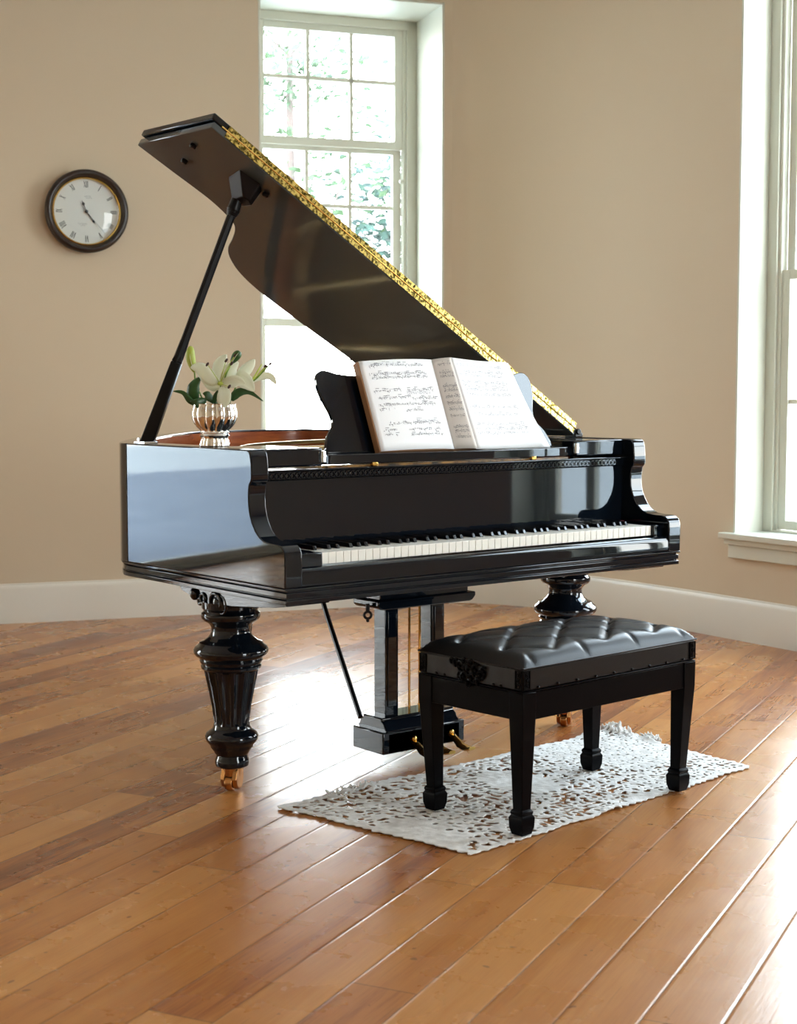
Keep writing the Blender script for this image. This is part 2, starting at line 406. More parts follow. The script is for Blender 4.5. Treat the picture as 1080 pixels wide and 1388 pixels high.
# little sash catch on the stile of window 1
k = MB(); k.sphere(LW(1.737, .385, 2.225), .014); k.build('sash_knob', M['trim'], w1)
w2 = window(2, RW, *W2, .17, [(1.60, 3.03, [2.08, 2.56], True, .03), (.49, 1.64, [1.06], True, .0)], 3, cross=.02)
w3 = window(3, RW, *W4, .17, [(1.60, 3.03, [], False, .03), (.49, 1.64, [], False, .0)], 2)
window(5, FB, 4.9, 6.4, ZS, ZH, .17, [(1.60, 3.03, [], False, .03), (.49, 1.64, [], False, .0)], 2)  # unseen window added behind the camera to brighten left wall, keys and book
window(4, LW, *W3, .05, [(.03, 2.70, [], False, .0)], 2, sill=False)
b = MB(); b.box(0, 1, 0, 1, 0, 1)
for v in b.v:
    w_ = RW(lerp(-1.245, -1.195, v.x), lerp(.19, .235, v.y), lerp(ZS+.02, 3.03, v.z)); v.x, v.y, v.z = w_
b.build('mullion', M['trim'], w3, bevel=.003, smooth=0)
for A, nin, w, h in portals:
    l = bpy.data.lights.new('daylight_portal', 'AREA'); l.shape = 'RECTANGLE'; l.size = w; l.size_y = h; l.cycles.is_portal = True
    o = bpy.data.objects.new('daylight_portal', l); col.objects.link(o); o.location = A
    o.rotation_euler = (-nin).to_track_quat('Z', 'Y').to_euler()

# ------------------------------------------------------------------ grand piano
W = 1.50; ZB = .567; ZT = .955
P = thing('grand_piano', 'glossy black grand piano with raised lid and turned fluted legs', 'piano', (.75, .9, 0))
LQ = M['lacquer']
# body outline (plan), from left rear of the straight side round the tail to the right side
oc = [(0, .60), (0, .80), (.022, .88), (.085, .985), (.24, 1.20), (.42, 1.42), (.60, 1.625), (.80, 1.81), (1.02, 1.915), (1.25, 1.93), (1.42, 1.875), (1.49, 1.76), (1.5, 1.60), (1.5, 1.2)]
out_s = catmull([(x, y, 0) for x, y in oc], 8)[8:]
out_s = [p for p in out_s]; out_s.append(Vector((1.5, .80, 0)))
def inset(path, d):
    r = []
    for i, p in enumerate(path):
        t = (path[min(i+1, len(path)-1)]-path[max(i-1, 0)]).normalized(); n = Vector((t.y, -t.x, 0)); r.append(p+n*d)
    return r
TH = .05
inn = inset(out_s, TH)
b = MB(); b.loft([[Vector((o.x, o.y, .607)), Vector((o.x, o.y, ZT)), Vector((i.x, i.y, ZT)), Vector((i.x, i.y, .607))] for o, i in zip(out_s, inn)])
b.build('rim', LQ, P, bevel=.004)
# side panels with the scrolled arm profile (y,z)
prof = [(.80, ZT), (.170, ZT), (.160, .9515), (.154, .943), (.150, .925), (.148, .905), (.148, .880), (.151, .872), (.159, .864), (.162, .845), (.1625, .828), (.161, .806), (.156, .787), (.147, .768), (.133, .748), (.115, .733), (.093, .7235), (.065, .7205), (.030, .720), (.016, .7165), (.006, .708), (.001, .696), (.0, .684), (0, .609), (.80, .609)]
for x0, x1 in ((0, .054), (W-.054, W)):
    b = MB(); b.prism(prof, lambda y, z, h: Vector((h, y, z)), x0, x1); b.build('side_panel', LQ, P, bevel=.0035, seg=3, smooth=30)
# stepped base moulding + keybed
full = [Vector((0, 0, 0))]+out_s+[Vector((1.5, 0, 0))]
def step(ins, z0, z1, B):
    cx, cy = .75, .8
    poly = inset(full, ins)
    poly[0] = Vector((ins, ins*.3, 0)); poly[-1] = Vector((1.5-ins, ins*.3, 0))
    B.prism([(p.x, p.y) for p in poly], lambda x, y, h: Vector((x, y, h)), z0, z1)
b = MB(); step(.004, ZB, .579, b); step(.011, .579, .5835, b); step(.006, .5835, .598, b); step(.012, .598, .603, b); step(.0, .603, .609, b)
b.build('keybed', LQ, P, bevel=.0018)
# inner rim (red mahogany) and soundboard, plate
i1 = inset(out_s, TH+.0005); i2 = inset(out_s, TH+.012)
b = MB(); b.loft([[Vector((o.x, o.y, .70)), Vector((o.x, o.y, .948)), Vector((i.x, i.y, .948)), Vector((i.x, i.y, .70))] for o, i in zip(i1, i2)])
for x0, x1 in ((.0545, .066), (W-.066, W-.0545)): b.box(x0, x1, .43, .80, .70, .948)
b.build('inner_rim', M['redwood'], P)
ib = inset(full, TH+.012); poly = [(p.x, p.y) for p in ib]; poly[0] = (.066, .46); poly[-1] = (W-.066, .46)
b = MB(); b.prism(poly, lambda x, y, h: Vector((x, y, h)), .72, .73); b.build('soundboard', M['spruce'], P, smooth=0)
# cast iron plate: border, struts
i3 = inset(out_s, TH+.012); i4 = inset(out_s, TH+.10)
b = MB(); b.loft([[Vector((o.x, o.y, .845)), Vector((o.x, o.y, .862)), Vector((i.x, i.y, .875)), Vector((i.x, i.y, .855))] for o, i in zip(i3, i4)])
b.box(.066, W-.066, .44, .56, .850, .868)
for xa, xb_, ye in ((.22, .42, 1.28), (.52, .66, 1.58), (.84, .90, 1.80), (1.16, 1.14, 1.82)):
    b.tube([(xa, .5, .895), (lerp(xa, xb_, .5), lerp(.5, ye, .5), .905), (xb_, ye, .88)], .012, 8)
b.build('cast_iron_plate', M['gold'], P, bevel=.002)
b = MB()
for kk in range(70):
    xa = .10+kk*(1.30/70); xe = lerp(.16, 1.36, (kk/69)**.8); ye = min(1.80, .80+1.45*max(0, xe)**.9)-.05
    b.tube([(xa, .50, .885), (xe, ye, .885)], .0011, 4)
so = b.build('strings', M['string'], P); so['kind'] = 'stuff'
# light struts near the left side (seen as pale rods over the rim)
b = MB(); b.tube(catmull([(.16, .50, .930), (.30, .62, .945), (.62, .78, .947), (1.0, .90, .945)], 6), .006, 8); b.tube([(.12, .46, .925), (.5, .52, .935), (.9, .56, .93)], .005, 8)
b.build('plate_strut', M['gold'], P)
# tuning pins
b = MB()
for kk in range(90):
    x = .12+kk*.0141; b.tube([(x, .455+.02*(kk % 3), .868), (x, .455+.02*(kk % 3), .893)], .003, 6)
so = b.build('tuning_pins', M['nickel'], P); so['kind'] = 'stuff'
# black liner ledge beside the rim under the vase
b = MB(); b.box(.0541, .115, .20, .80, .925, .9535); b.build('rim_ledge', LQ, P, bevel=.002)

# front: key slip, key blocks, keys, fallboard
b = MB(); b.prism([(.003, .612), (.003, .640), (.006, .651), (.012, .656), (.020, .657), (.026, .652), (.026, .612)], lambda y, z, h: Vector((h, y, z)), .0545, W-.0545); b.build('key_slip', LQ, P, smooth=50)
b = MB(); b.box(.0545, W-.0545, .028, .45, .6095, .640); b.build('key_frame', M['satin'], P)
for x0, x1 in ((.0548, .1365), (1.4045, 1.4455)):
    b = MB(); b.box(x0, x1, .026, .195, .641, .692); b.build('key_block', LQ, P, bevel=.003)
KX0, KX1 = .1375, 1.4035; kw = (KX1-KX0)/52
white = []
b = MB(); b.box(0, kw-.0012, 0, .150, 0, .018)
kb = MB()
for i in range(52):
    x = KX0+i*kw+.0006
    o = None
    if i == 0:
        b2 = MB(); b2.box(x, x+kw-.0012, .036, .192, .660, .690); o = b2.build('white_key', M['ivory'], P, bevel=.0012); wk0 = o
    else:
        o = wk0.copy(); o.data = wk0.data; col.objects.link(o); o.parent = P; o.location = (i*kw, 0, 0)
names = 'ABCDEFG'
bk0 = None; cnt = 0
for i in range(51):
    if names[i % 7] in 'ACDFG':
        off = {'A': .0, 'C': -.0022, 'D': .0022, 'F': -.003, 'G': 0}[names[i % 7]]
        x = KX0+(i+1)*kw+off
        if bk0 is None:
            b2 = MB(); hw = .0062
            b2.loft([[(x-hw, .092, .690), (x+hw, .092, .690), (x+hw, .193, .690), (x-hw, .193, .690)], [(x-hw*.8, .099, .7015), (x+hw*.8, .099, .7015), (x+hw*.8, .193, .7035), (x-hw*.8, .193, .7035)]])
            bk0 = b2.build('black_key', M['ebony'], P, bevel=.0015); bx0 = x
        else:
            o = bk0.copy(); o.data = bk0.data; col.objects.link(o); o.parent = P; o.location = (x-bx0, 0, 0)
b = MB(); b.box(.0548, W-.0548, .186, .194, .6905, .6945); b.build('key_felt', M['felt'], P)
b = MB(); b.prism([(.199, .6955), (.200, .871), (.228, .871), (.228, .6955)], lambda y, z, h: Vector((h, y, z)), .0545, W-.0545); b.build('fallboard', LQ, P, bevel=.002)
# carved name rail
b = MB(); b.box(.0545, W-.0545, .190, .232, .872, .893); rail = b.build('name_rail', LQ, P, bevel=.002)
b = MB(); x = .075; i = 0
rnd = random.Random(3)
while x < W-.09:
    b.torus((x, .189, .8815), (0, 1, 0), .0068, .0024, 10, 6); x += .0165
    b.sphere((x-.0083, .188, .8815), .003, n=8, m=5)
b.build('carved_chain', LQ, rail)
b = MB(); b.box(.0545, W-.0545, .178, .44, .8935, .8985); b.build('ledge', LQ, P, bevel=.002)
b = MB(); b.box(.28, 1.20, .198, .21, .8988, .9035); b.build('reflection_strip', M['orange_reflection'], P)  # strip added to stand for orange reflections under the desk
for x in (.434, 1.043):
    b = MB(); b.box(x-.010, x+.010, .183, .197, .8985, .9105); b.build('knob', M['brass'], P, bevel=.003)
# music shelf: side blocks and a moulded centre
for x0, x1 in ((.0548, .262), (1.235, W-.0548)):
    b = MB(); b.box(x0, x1, .196, .455, .9045, .953); b.build('music_shelf', LQ, P, bevel=.005, seg=3)
b = MB(); xs_ = catmull([(.264, .208, 0), (.30, .196, 0), (.50, .188, 0), (.75, .184, 0), (1.0, .188, 0), (1.15, .194, 0), (1.233, .212, 0)], 5)
poly = [(p.x, p.y) for p in xs_]+[(1.233, .455), (.264, .455)]
b.prism(poly, lambda x, y, h: Vector((x, y, h)), .9065, .9335); b.build('desk_base', LQ, P, bevel=.006, seg=3)
for x in (.262, 1.234):
    b = MB(); b.lathe([(0, .0095), (.030, .0095)], (x, .196, .915), 16); b.lathe([(0, .0115), (.005, .0115)], (x, .196, .928), 16); b.build('shelf_hinge', M['nickel'], P)
# music desk (lyre-eared panel leaning back)
TL = math.atan2(.10, .255)
def DK(x, h, t=0):   # h distance up the slope from the shelf, t thickness backwards
    return Vector((x, .272+h*math.sin(TL)+t*math.cos(TL), .934+h*math.cos(TL)-t*math.sin(TL)))
half = catmull([(.335, .0, 0), (.336, .02, 0), (.352, .055, 0), (.377, .085, 0), (.378, .115, 0), (.366, .150, 0), (.356, .185, 0), (.355, .215, 0), (.362, .236, 0), (.380, .247, 0), (.405, .245, 0), (.44, .236, 0), (.52, .232, 0), (.60, .235, 0), (.68, .245, 0), (.77, .252, 0)], 5)
left = [(p.x, p.y) for p in half]; right = [(1.54-x, h) for x, h in left[::-1]][1:]
b = MB(); b.prism(left+right, lambda x, h, t: DK(x, h, t), 0, .014); b.build('music_desk', LQ, P, bevel=.003, smooth=30)
# lid
H0 = Vector((1.47, .43, .956)); LA = R(31.44)
LU = Vector((-math.cos(LA), 0, math.sin(LA))); LN = Vector((math.sin(LA), 0, math.cos(LA)))
def LP(s, y, h=0): return H0 + LU*s + Vector((0, y-.43, 0)) + LN*h
lo_ = [(1.645, .43), (1.650, .815), (1.646, .828)]
curve = catmull([(1.646, .828, 0), (1.52, .818, 0), (1.389, .806, 0), (1.313, .814, 0), (1.264, .830, 0), (1.229, .868, 0), (1.19, .935, 0), (1.151, 1.010, 0), (1.101, 1.063, 0), (1.021, 1.108, 0), (.911, 1.128, 0), (.747, 1.122, 0), (.571, 1.108, 0), (.489, 1.105, 0), (.38, 1.13, 0), (.29, 1.19, 0), (.21, 1.36, 0), (.13, 1.54, 0), (.05, 1.62, 0), (.0, 1.63, 0)], 5)
poly = [(0, .43), (1.645, .43), (1.650, .815)]+[(p.x, p.y) for p in curve]
b = MB(); b.prism(poly, lambda s, y, h: LP(s, y, h), 0, .019); lid = b.build('lid', M['lid_sheen'], P, bevel=.0025, smooth=30)
fp = [(.012, .432), (1.655, .432), (1.660, .808), (.012, .808)]
b = MB(); b.prism(fp, lambda s, y, h: LP(s, y, h), .0225, .042); b.build('lid_flap', LQ, P, bevel=.003)
# brass hinge strips along the front edges of lid and flap
b = MB(); b.prism([(.02, .0035), (1.60, .0035), (1.60, .0188), (.02, .0188)], lambda s, h, t: LP(s, .4275+t, h), 0, .002); b.build('hinge_leaf', M['hinge'], lid)
b = MB(); b.prism([(.02, .0235), (1.60, .0235), (1.60, .0390), (.02, .0390)], lambda s, h, t: LP(s, .4295+t, h), -.002, .002); b.build('hinge_leaf', M['hinge'], lid)
b = MB(); b.tube([LP(.015, .428, .0212), LP(1.62, .428, .0212)], .0026, 8); b.build('hinge_pin', M['brass'], lid)
b = MB()
for k in range(44):
    s = .04+k*.036; b.box(-.0045, .0045, 0, .0012, -.0065, .0065)
    for v in b.v[-8:]:
        w = LP(s+v.x, .4270-v.y, .031+v.z); v.x, v.y, v.z = w
hk = b.build('hinge_knuckle', M['hinge'], lid)
for (s, y) in ((1.599, .585), (1.551, .70), (1.363, .525)):
    b = MB(); b.loft([[LP(s+r*math.cos(a), y+r*math.sin(a), h) for a in [2*PI*k/14 for k in range(14)]] for r, h in ((.010, .0), (.0105, -.008), (.007, -.012))]); b.build('lid_bumper', M['satin'], P)
# lid hinge at the low end
b = MB(); b.box(1.465, 1.4995, .425, .475, .955, .968); b.lathe([(0, .010), (.05, .010)], (1.478, .42, .972), 12, M=Matrix.Rotation(R(-90), 4, 'X')); b.build('lid_hinge', M['satin'], P, bevel=.002)
# prop cup under the lid + prop stick
b = MB(); b.loft([[LP(1.475, .515, 0), LP(1.405, .50, 0), LP(1.375, .53, 0), LP(1.385, .60, 0), LP(1.455, .60, 0)], [LP(1.420, .53, -.052), LP(1.40, .525, -.052), LP(1.378, .54, -.052), LP(1.382, .595, -.052), LP(1.410, .60, -.052)]]); b.build('prop_cup', M['satin'], P, bevel=.003)
PF = Vector((.028, .735, .950)); PTp = LP(1.405, .585, -.045)
def stick(B, a, b_, r0, r1, n=4, rot=PI/4):
    t = (b_-a).normalized(); u = t.cross(Vector((.777, -.63, 0))).normalized(); w = t.cross(u)
    B.loft([[a+(u*math.cos(rot+2*PI*k/n)+w*math.sin(rot+2*PI*k/n))*r0 for k in range(n)], [b_+(u*math.cos(rot+2*PI*k/n)+w*math.sin(rot+2*PI*k/n))*r1 for k in range(n)]])
b = MB(); d = PTp-PF
stick(b, PF, PF+d*.34, .027, .0215); stick(b, PF+d*.34, PF+d*.37, .0215, .015)
prop = b.build('lid_prop', M['satin'], P, bevel=.004)
b = MB(); stick(b, PF+d*.33, PF+d*.425, .015, .013, 8, 0); stick(b, PF+d*.42, PF+d*.97, .0125, .0125, 8, 0); stick(b, PF+d*.95, PF+d*1.0, .019, .017, 10, 0); stick(b, PF+d*.935, PF+d*.96, .0145, .021, 10, 0)
b.build('prop_rod', M['satin'], prop)
b = MB(); b.box(.006, .050, .705, .765, .9545, .963); b.lathe([(0, .007), (.004, .007)], (.001, .725, .968), 12, M=Matrix.Rotation(R(-90), 4, 'Y')); b.build('prop_bracket', M['nickel'], prop, bevel=.002)

# legs
LEG = [(.064, .034), (.066, .040), (.070, .046), (.078, .0475), (.088, .047), (.094, .044), (.100, .043), (.104, .047), (.110, .050), (.117, .055), (.122, .059), (.128, .060), (.132, .0635), (.138, .069), (.146, .0735), (.154, .074), (.162, .070), (.168, .062), (.172, .055), (.176, .053), (.181, .051), (.186, .050)]
FLU = [(.186, .048), (.192, .0485), (.24, .055), (.30, .067), (.335, .0745), (.341, .076)]
TOPP = [(.341, .078), (.345, .083), (.351, .084), (.355, .080), (.361, .086), (.366, .087), (.370, .084), (.374, .090), (.380, .098), (.388, .1035), (.396, .1035), (.404, .099), (.410, .091), (.416, .087), (.421, .074), (.425, .070), (.430, .063), (.438, .057), (.447, .0545), (.457, .0545), (.465, .058), (.472, .066), (.477, .075), (.483, .0805), (.490, .082), (.497, .081), (.501, .076), (.505, .074), (.512, .080), (.530, .080)]
def leg(cx, cy, rz, bracket):
    b = MB(); b.lathe(LEG, (cx, cy, 0), 40)
    b.lathe(TOPP, (cx, cy, 0), 44)
    n = 12*8; rings = []
    for z, r in FLU:
        ring = []
        for k in range(n):
            a = 2*PI*k/n; ph = (k % 8)/8; g = math.sin(PI*min(1, max(0, (ph-.12)/.76)))
            rr = r-(.009*g*(r/.07) if .188 < z < .34 else 0)
            ring.append((cx+rr*math.cos(a), cy+rr*math.sin(a), z))
        rings.append(ring)
    b.loft(rings)
    lg = b.build('leg', LQ, P, smooth=35)
    c = MB(); Mx = Matrix.Rotation(rz, 4, 'Z')
    def T(x, y, z): return Mx @ Vector((x, y, 0)) + Vector((cx, cy, z))
    c.lathe([(.016, .016), (.022, .021), (.034, .024), (.062, .0275), (.066, .0275)], (cx, cy, 0), 20)
    for s in (-1, 1):
        c.loft([[T(x, s*.012, z) for x, z in ((.030, .064), (.028, .03), (.018, .006), (-.002, .002), (-.024, .012), (-.034, .034), (-.026, .052), (-.020, .064))], [T(x, s*.024, z) for x, z in ((.027, .064), (.025, .03), (.016, .008), (-.002, .005), (-.021, .015), (-.029, .034), (-.022, .052), (-.016, .064))]])
    ca = c.build('caster', M['bronze'], lg, bevel=.0015)
    wl = MB(); wl.loft([[T(-.010+.0235*math.cos(a), y, .0235+.0235*math.sin(a)) for a in [2*PI*k/20 for k in range(20)]] for y in (-.011, .011)]); wl.build('wheel', M['bronze'], lg, bevel=.002)
    if bracket:
        c = MB(); sgn = bracket
        c.prism([(cy+.165, .566), (cy-.36, .566), (cy-.355, .556), (cy-.30, .548), (cy-.1, .530), (cy+.04, .528), (cy+.12, .540), (cy+.16, .548), (cy+.165, .556)], lambda y, z, h: Vector((h, y, z)), cx-.060, cx+.075)
        x = cx-.060
        c.torus((x, cy-.02, .531), (1, 0, 0), .026, .007, 20, 8); c.torus((x+.003, cy-.045, .527), (1, 0, 0), .024, .005, 20, 8); c.sphere((x+.006, cy-.02, .531), .019, sx=.7)
        c.torus((x, cy+.045, .536), (1, 0, 0), .013, .006, 16, 8); c.sphere((x, cy+.088, .545), .015, sz=1.25); c.torus((x, cy+.062, .527), (1, 0, 0), .008, .005, 14, 8)
        for k in range(9):
            a = R(200+k*20); 
        c.torus((x+.02, cy-.16, .548), (.9, -.3, 0), .016, .005, 18, 8); c.torus((x+.02, cy-.21, .552), (.9, -.3, 0), .012, .004, 16, 8)
        for k in range(10):
            yy = cy-.075-k*.012; c.sphere((x+.012, yy, .527+.0015*k), .0065, n=8, m=6)
        c.build('carved_bracket', LQ, lg, bevel=.004)
leg(.098, .404, R(35), 1)
leg(W-.098, .404, R(40), -1)
leg(.965, 1.70, R(20), 0)
b = MB(); b.lathe([(.53, .085), (.567, .10)], (.965, 1.70, 0), 24); b.build('leg_plate', LQ, P)

# lyre with pedals
lx0, lx1 = .552, .868
b = MB()
b.prism([(.300, .046), (.300, .108), (.306, .116), (.312, .120), (.318, .133), (.330, .140), (.330, .148), (.420, .148), (.420, .140), (.432, .133), (.437, .120), (.442, .116), (.446, .108), (.446, .046)], lambda y, z, h: Vector((h, y, z)), lx0+.018, lx1-.018)
b.box(lx0, lx1, .300, .446, .046, .112)
ly = b.build('pedal_lyre', LQ, P, bevel=.004)
for x in (.596, .776):
    b = MB(); b.box(x, x+.049, .345, .398, .146, .50); b.box(x+.008, x+.041, .3415, .345, .175, .46); b.build('lyre_pillar', LQ, ly, bevel=.003)
b = MB(); b.prism([(.535, .4995), (.535, .483), (.545, .475), (.555, .472), (.89, .472), (.90, .475), (.912, .487), (.912, .4995)], lambda x, z, h: Vector((x, h, z)), .300, .42); b.box(.55, .89, .31, .44, .4995, .567); b.build('lyre_top', LQ, ly, bevel=.003)
b = MB(); b.tube([(.523, .335, .492), (.523, .335, .470)], .006); b.torus((.523, .335, .458), (.6, .78, 0), .010, .004, 16, 6); b.sphere((.523, .335, .442), .005); b.build('lyre_catch', M['satin'], ly)
for x in (.664, .712, .752):
    b = MB(); b.tube([(x, .375, .14), (x, .375, .50)], .0036, 8); b.build('pedal_rod', M['brass'] if x > .7 else M['bronze'], ly)
b = MB(); b.tube([(.584, .45, .13), (.66, .72, .40), (.703, .87, .566)], .0085, 8); b.build('lyre_brace', M['satin'], ly)
for x in (.655, .722, .800):
    b = MB(); pts = [(x, .31, .075), (x, .285, .078), (x, .262, .066), (x, .235, .050), (x, .205, .046), (x, .188, .050)]
    wd = [.009, .012, .014, .020, .024, .014]
    b.loft([[(px+s*w_, py, pz+tt) for s, tt in ((-1, 0), (-.6, .006), (.6, .006), (1, 0), (.6, -.004), (-.6, -.004))] for (px, py, pz), w_ in zip(pts, wd)])
    b.sphere((x, .283, .085), .009); b.build('pedal', M['brass'], ly, smooth=60)

# ------------------------------------------------------------------ music book
BK = thing('music_book', 'open white sheet music book leaning on the piano music desk', 'book', (.77, .24, .935))
def bil(a, b_, c, d, u, v): return a.lerp(b_, u).lerp(c.lerp(d, u), v)
LB, LS, LT, LTS = Vector((.492, .232, .9365)), Vector((.776, .245, .9365)), Vector((.489, .333, 1.190)), Vector((.771, .345, 1.199))
fwd = Vector((0, -math.cos(TL), math.sin(TL)))
def left_page(u, v, o=0):
    p = bil(LB, LS, LT, LTS, u, v); return p+fwd*(.010*math.sin(PI*u)**.8+.006*(1-u)*0+o)
b = MB(); b.grid(left_page, 16, 12); b.keep = False; pg = b.build('page', M['paper'], BK, solid=.0006)
cb = Vector((0, math.cos(TL), -math.sin(TL)))
b = MB(); b.loft([[LB+Vector((-.004, 0, 0))+cb*.001, LS+cb*.001, LS+cb*.024, LB+Vector((-.004, 0, 0))+cb*.024], [LT+Vector((-.004, 0, 0))+cb*.001, LTS+cb*.001, LTS+cb*.024, LT+Vector((-.004, 0, 0))+cb*.024]])
b.build('cover', M['cover'], BK, bevel=.002)
RF, RT = Vector((.838, .212, .9375)), Vector((.823, .316, 1.206))
RB, RTT = Vector((1.148, .236, .9365)), Vector((1.066, .338, 1.195))
def strip(u, v, o=0):
    return bil(LS, RF, LTS, RT, u, v)+fwd*(.004*math.sin(PI*u)+o)+Vector((-o*.5, 0, 0))
def edgex(v):   # right edge curls out towards the bottom
    return -.030*math.sin(PI*v)*(1-v*.2)+.014*math.sin(2*PI*v)*-1*0
def right_page(u, v, o=0):
    p = bil(RF, RB, RT, RTT, u, v); return p+Vector((edgex(v)*u*u*.4, 0, 0))+fwd*(-.012*math.sin(PI*u)*.6+.003*math.sin(PI*v)*u+o)
b = MB(); b.grid(strip, 6, 12); b.build('turned_page', M['paper_shaded'], BK, solid=.0006, label='shaded strip of a page curling up from the spine')
b = MB(); b.grid(right_page, 16, 12); pgr = b.build('page', M['paper'], BK, solid=.0006)
def under_page(u, v):
    p = right_page(u*1.02, v, -.006); return p+Vector((.012*u*(1-v)+.010*u*v, 0, 0))
b = MB(); b.grid(under_page, 12, 10); b.build('page', M['paper'], BK, solid=.0006)
b = MB(); A_, B_, C_, D_ = LS+cb*.012, RB+Vector((-.03, .0, 0))+cb*.012, LTS+cb*.012, RTT+Vector((.0, 0, 0))+cb*.012
b.loft([[A_, B_, B_+cb*.012, A_+cb*.012], [C_, D_, D_+cb*.012, C_+cb*.012]]); b.build('cover', M['cover'], BK, bevel=.002)
# printed music
def score(fn, rows, u0, u1, name, parent, seed, pale=False, dens=1.0, nu=260):
    r = random.Random(seed); b = MB(); o = .0010
    def q(ua, ub, va, vb):
        b.add([fn(ua, va, o), fn(ub, va, o), fn(ub, vb, o), fn(ua, vb, o)], [(0, 1, 2, 3)])
    k = 1/.28  # page widths per metre
    for v, s, e in rows:
        us, ue = lerp(u0, u1, s), lerp(u0, u1, e)
        for l in range(-1, 2):
            u = us
            while u < ue:
                w_ = r.uniform(.02, .09)
                if r.random() < .5: q(u, min(ue, u+w_), v+l*.0075, v+l*.0075+.0018)
                u += w_
        u = us; du = (u1-u0)
        while u < ue-.01:
            g = r.random()
            if g < .72*dens:
                dv = r.uniform(-.012, .012); s_ = r.uniform(.55, 1.1)
                q(u, u+.010*s_/max(.4, du), v+dv-.0042, v+dv+.0042)
                if r.random() < .6: q(u+.008/max(.4, du), u+.0105/max(.4, du), v+dv, v+dv+r.choice((-1, 1))*.020)
                if r.random() < .22:
                    q(u, u+.045, v+dv+.018, v+dv+.0225)
            if g > .96: q(u, u+.003, v-.016, v+.016)
            u += r.uniform(.013, .030)
    bb = b.build(name, M['ink_pale'] if pale else M['ink'], parent, smooth=0); bb['kind'] = 'stuff'; return bb
rowsL = [(.935, .02, .9), (.845, .0, .92), (.80, .02, .93), (.66, .0, .42), (.655, .52, .98), (.575, .04, .55), (.565, .55, .98), (.50, .02, .95), (.45, .02, .25), (.43, .42, .7), (.29, .1, .95), (.225, .0, .2), (.22, .38, .92), (.17, .0, .2), (.165, .4, .95)]
score(left_page, rowsL, .09, .93, 'printed_notes', pg, 5)
score(left_page, [(.95, .1, .5), (.62, .5, .9), (.31, .5, .9)], .09, .93, 'printed_notes', pg, 9, True)
rowsS = [(v, .1, .95) for v in (.93, .84, .80, .69, .64, .57, .50, .43, .36, .24, .19, .13)]
score(strip, rowsS, .12, .92, 'printed_notes', bpy.data.objects['turned_page'], 6)
rowsR = [(v, .03, .9) for v in (.93, .86, .82, .74, .70, .66, .60, .46, .38, .27, .22, .17)]
score(right_page, rowsR, .05, .95, 'printed_notes', pgr, 8, True)

# ------------------------------------------------------------------ vase and lilies
VC = Vector((.052, .405, ZT+.0005))
V = thing('flower_vase', 'small fluted silver vase on the left rim of the piano', 'vase', VC)
vp = [(0, .040), (.003, .0415), (.010, .040), (.022, .0365), (.027, .0375), (.030, .040), (.033, .0375), (.036, .0365), (.038, .0395), (.041, .0375), (.045, .040), (.053, .049), (.064, .0575), (.078, .0625), (.092, .063), (.104, .060), (.112, .0575), (.116, .0585)]
b = MB(); n = 96; rings = []
def vr(z, r, a):
    if z > .041: return r*(1-.13*(1-abs(math.sin(6*a))**.55))
    if z < .026: return r*(1-.10*(1-abs(math.sin(9*a))**.7))
    return r
for z, r in vp: rings.append([VC+Vector((vr(z, r, 2*PI*k/n)*math.cos(2*PI*k/n), vr(z, r, 2*PI*k/n)*math.sin(2*PI*k/n), z)) for k in range(n)])
for z, r in vp[::-1][:7]:
    r -= .003; rings.append([VC+Vector((vr(z, r, 2*PI*k/n)*math.cos(2*PI*k/n), vr(z, r, 2*PI*k/n)*math.sin(2*PI*k/n), z)) for k in range(n)])
b.loft(rings); b.build('vase_body', M['silver'], V, smooth=60)
# flower placement frame: right/up/toward-viewer axes of the bouquet, origin at vase mouth
AR = Vector((.777, -.63, 0)); AF = Vector((-.63, -.777, 0)); VM = VC+Vector((0, 0, .116)); S = 1/487.0
def PX(px, py, f=0): return VC + AR*((px-287)*S) + Vector((0, 0, (609-py)*S)) + AF*f
def blade(B, pts, widths, side, cup=.0, nseg=5):
    """pts: spine points; side: approx. width direction; cup: fold"""
    pts = catmull(pts, 5); m = len(pts)
    ws = []
    for i in range(m):
        t = i/(m-1)*(len(widths)-1); k = min(int(t), len(widths)-2); ws.append(lerp(widths[k], widths[k+1], t-k))
    o = len(B.v); side = Vector(side).normalized()
    for i, p in enumerate(pts):
        t = (pts[min(i+1, m-1)]-pts[max(i-1, 0)]).normalized(); w = (side-t*side.dot(t)).normalized(); nn = t.cross(w)
        for j in range(nseg):
            s = -1+2*j/(nseg-1); B.v.append(p+w*(s*ws[i])+nn*(cup*ws[i]*(s*s)))
    for i in range(m-1):
        for j in range(nseg-1):
            a = o+i*nseg+j; B.f.append([a, a+1, a+nseg+1, a+nseg])
def petal(parent, pxs, wid, side=None, cup=.35, mtl='petal', name='petal'):
    pts = [PX(*p) for p in pxs]
    if side is None:
        d = pts[-1]-pts[0]; side = d.cross(AF)
    B = MB(); blade(B, pts, [w*S for w in wid], side, cup); return B.build(name, M[mtl], parent, smooth=80, solid=.0009)
PWD = [2.0, 6, 8.5, 8.0, 5, .6]
F1 = thing('lily', 'large open white lily hanging over the front of the silver vase', 'flower', VM)
petal(F1, [(293, 527, .03), (283, 519, .036), (270, 506, .03), (258, 505, .028)], [2, 8, 10, 9.5, 6, .8], side=Vector((0, 0, 1))+AR*.8)
petal(F1, [(294, 524, .028), (294, 512, .026), (297, 498, .02), (304, 488, .01)], [2, 6, 9, 9, 6, .8])
petal(F1, [(296, 528, .032), (291, 528, .03), (280, 523, .022), (266, 512, .012)], [2, 6, 9, 9, 5, .8], side=Vector((0, 0, 1))+AR*.7)
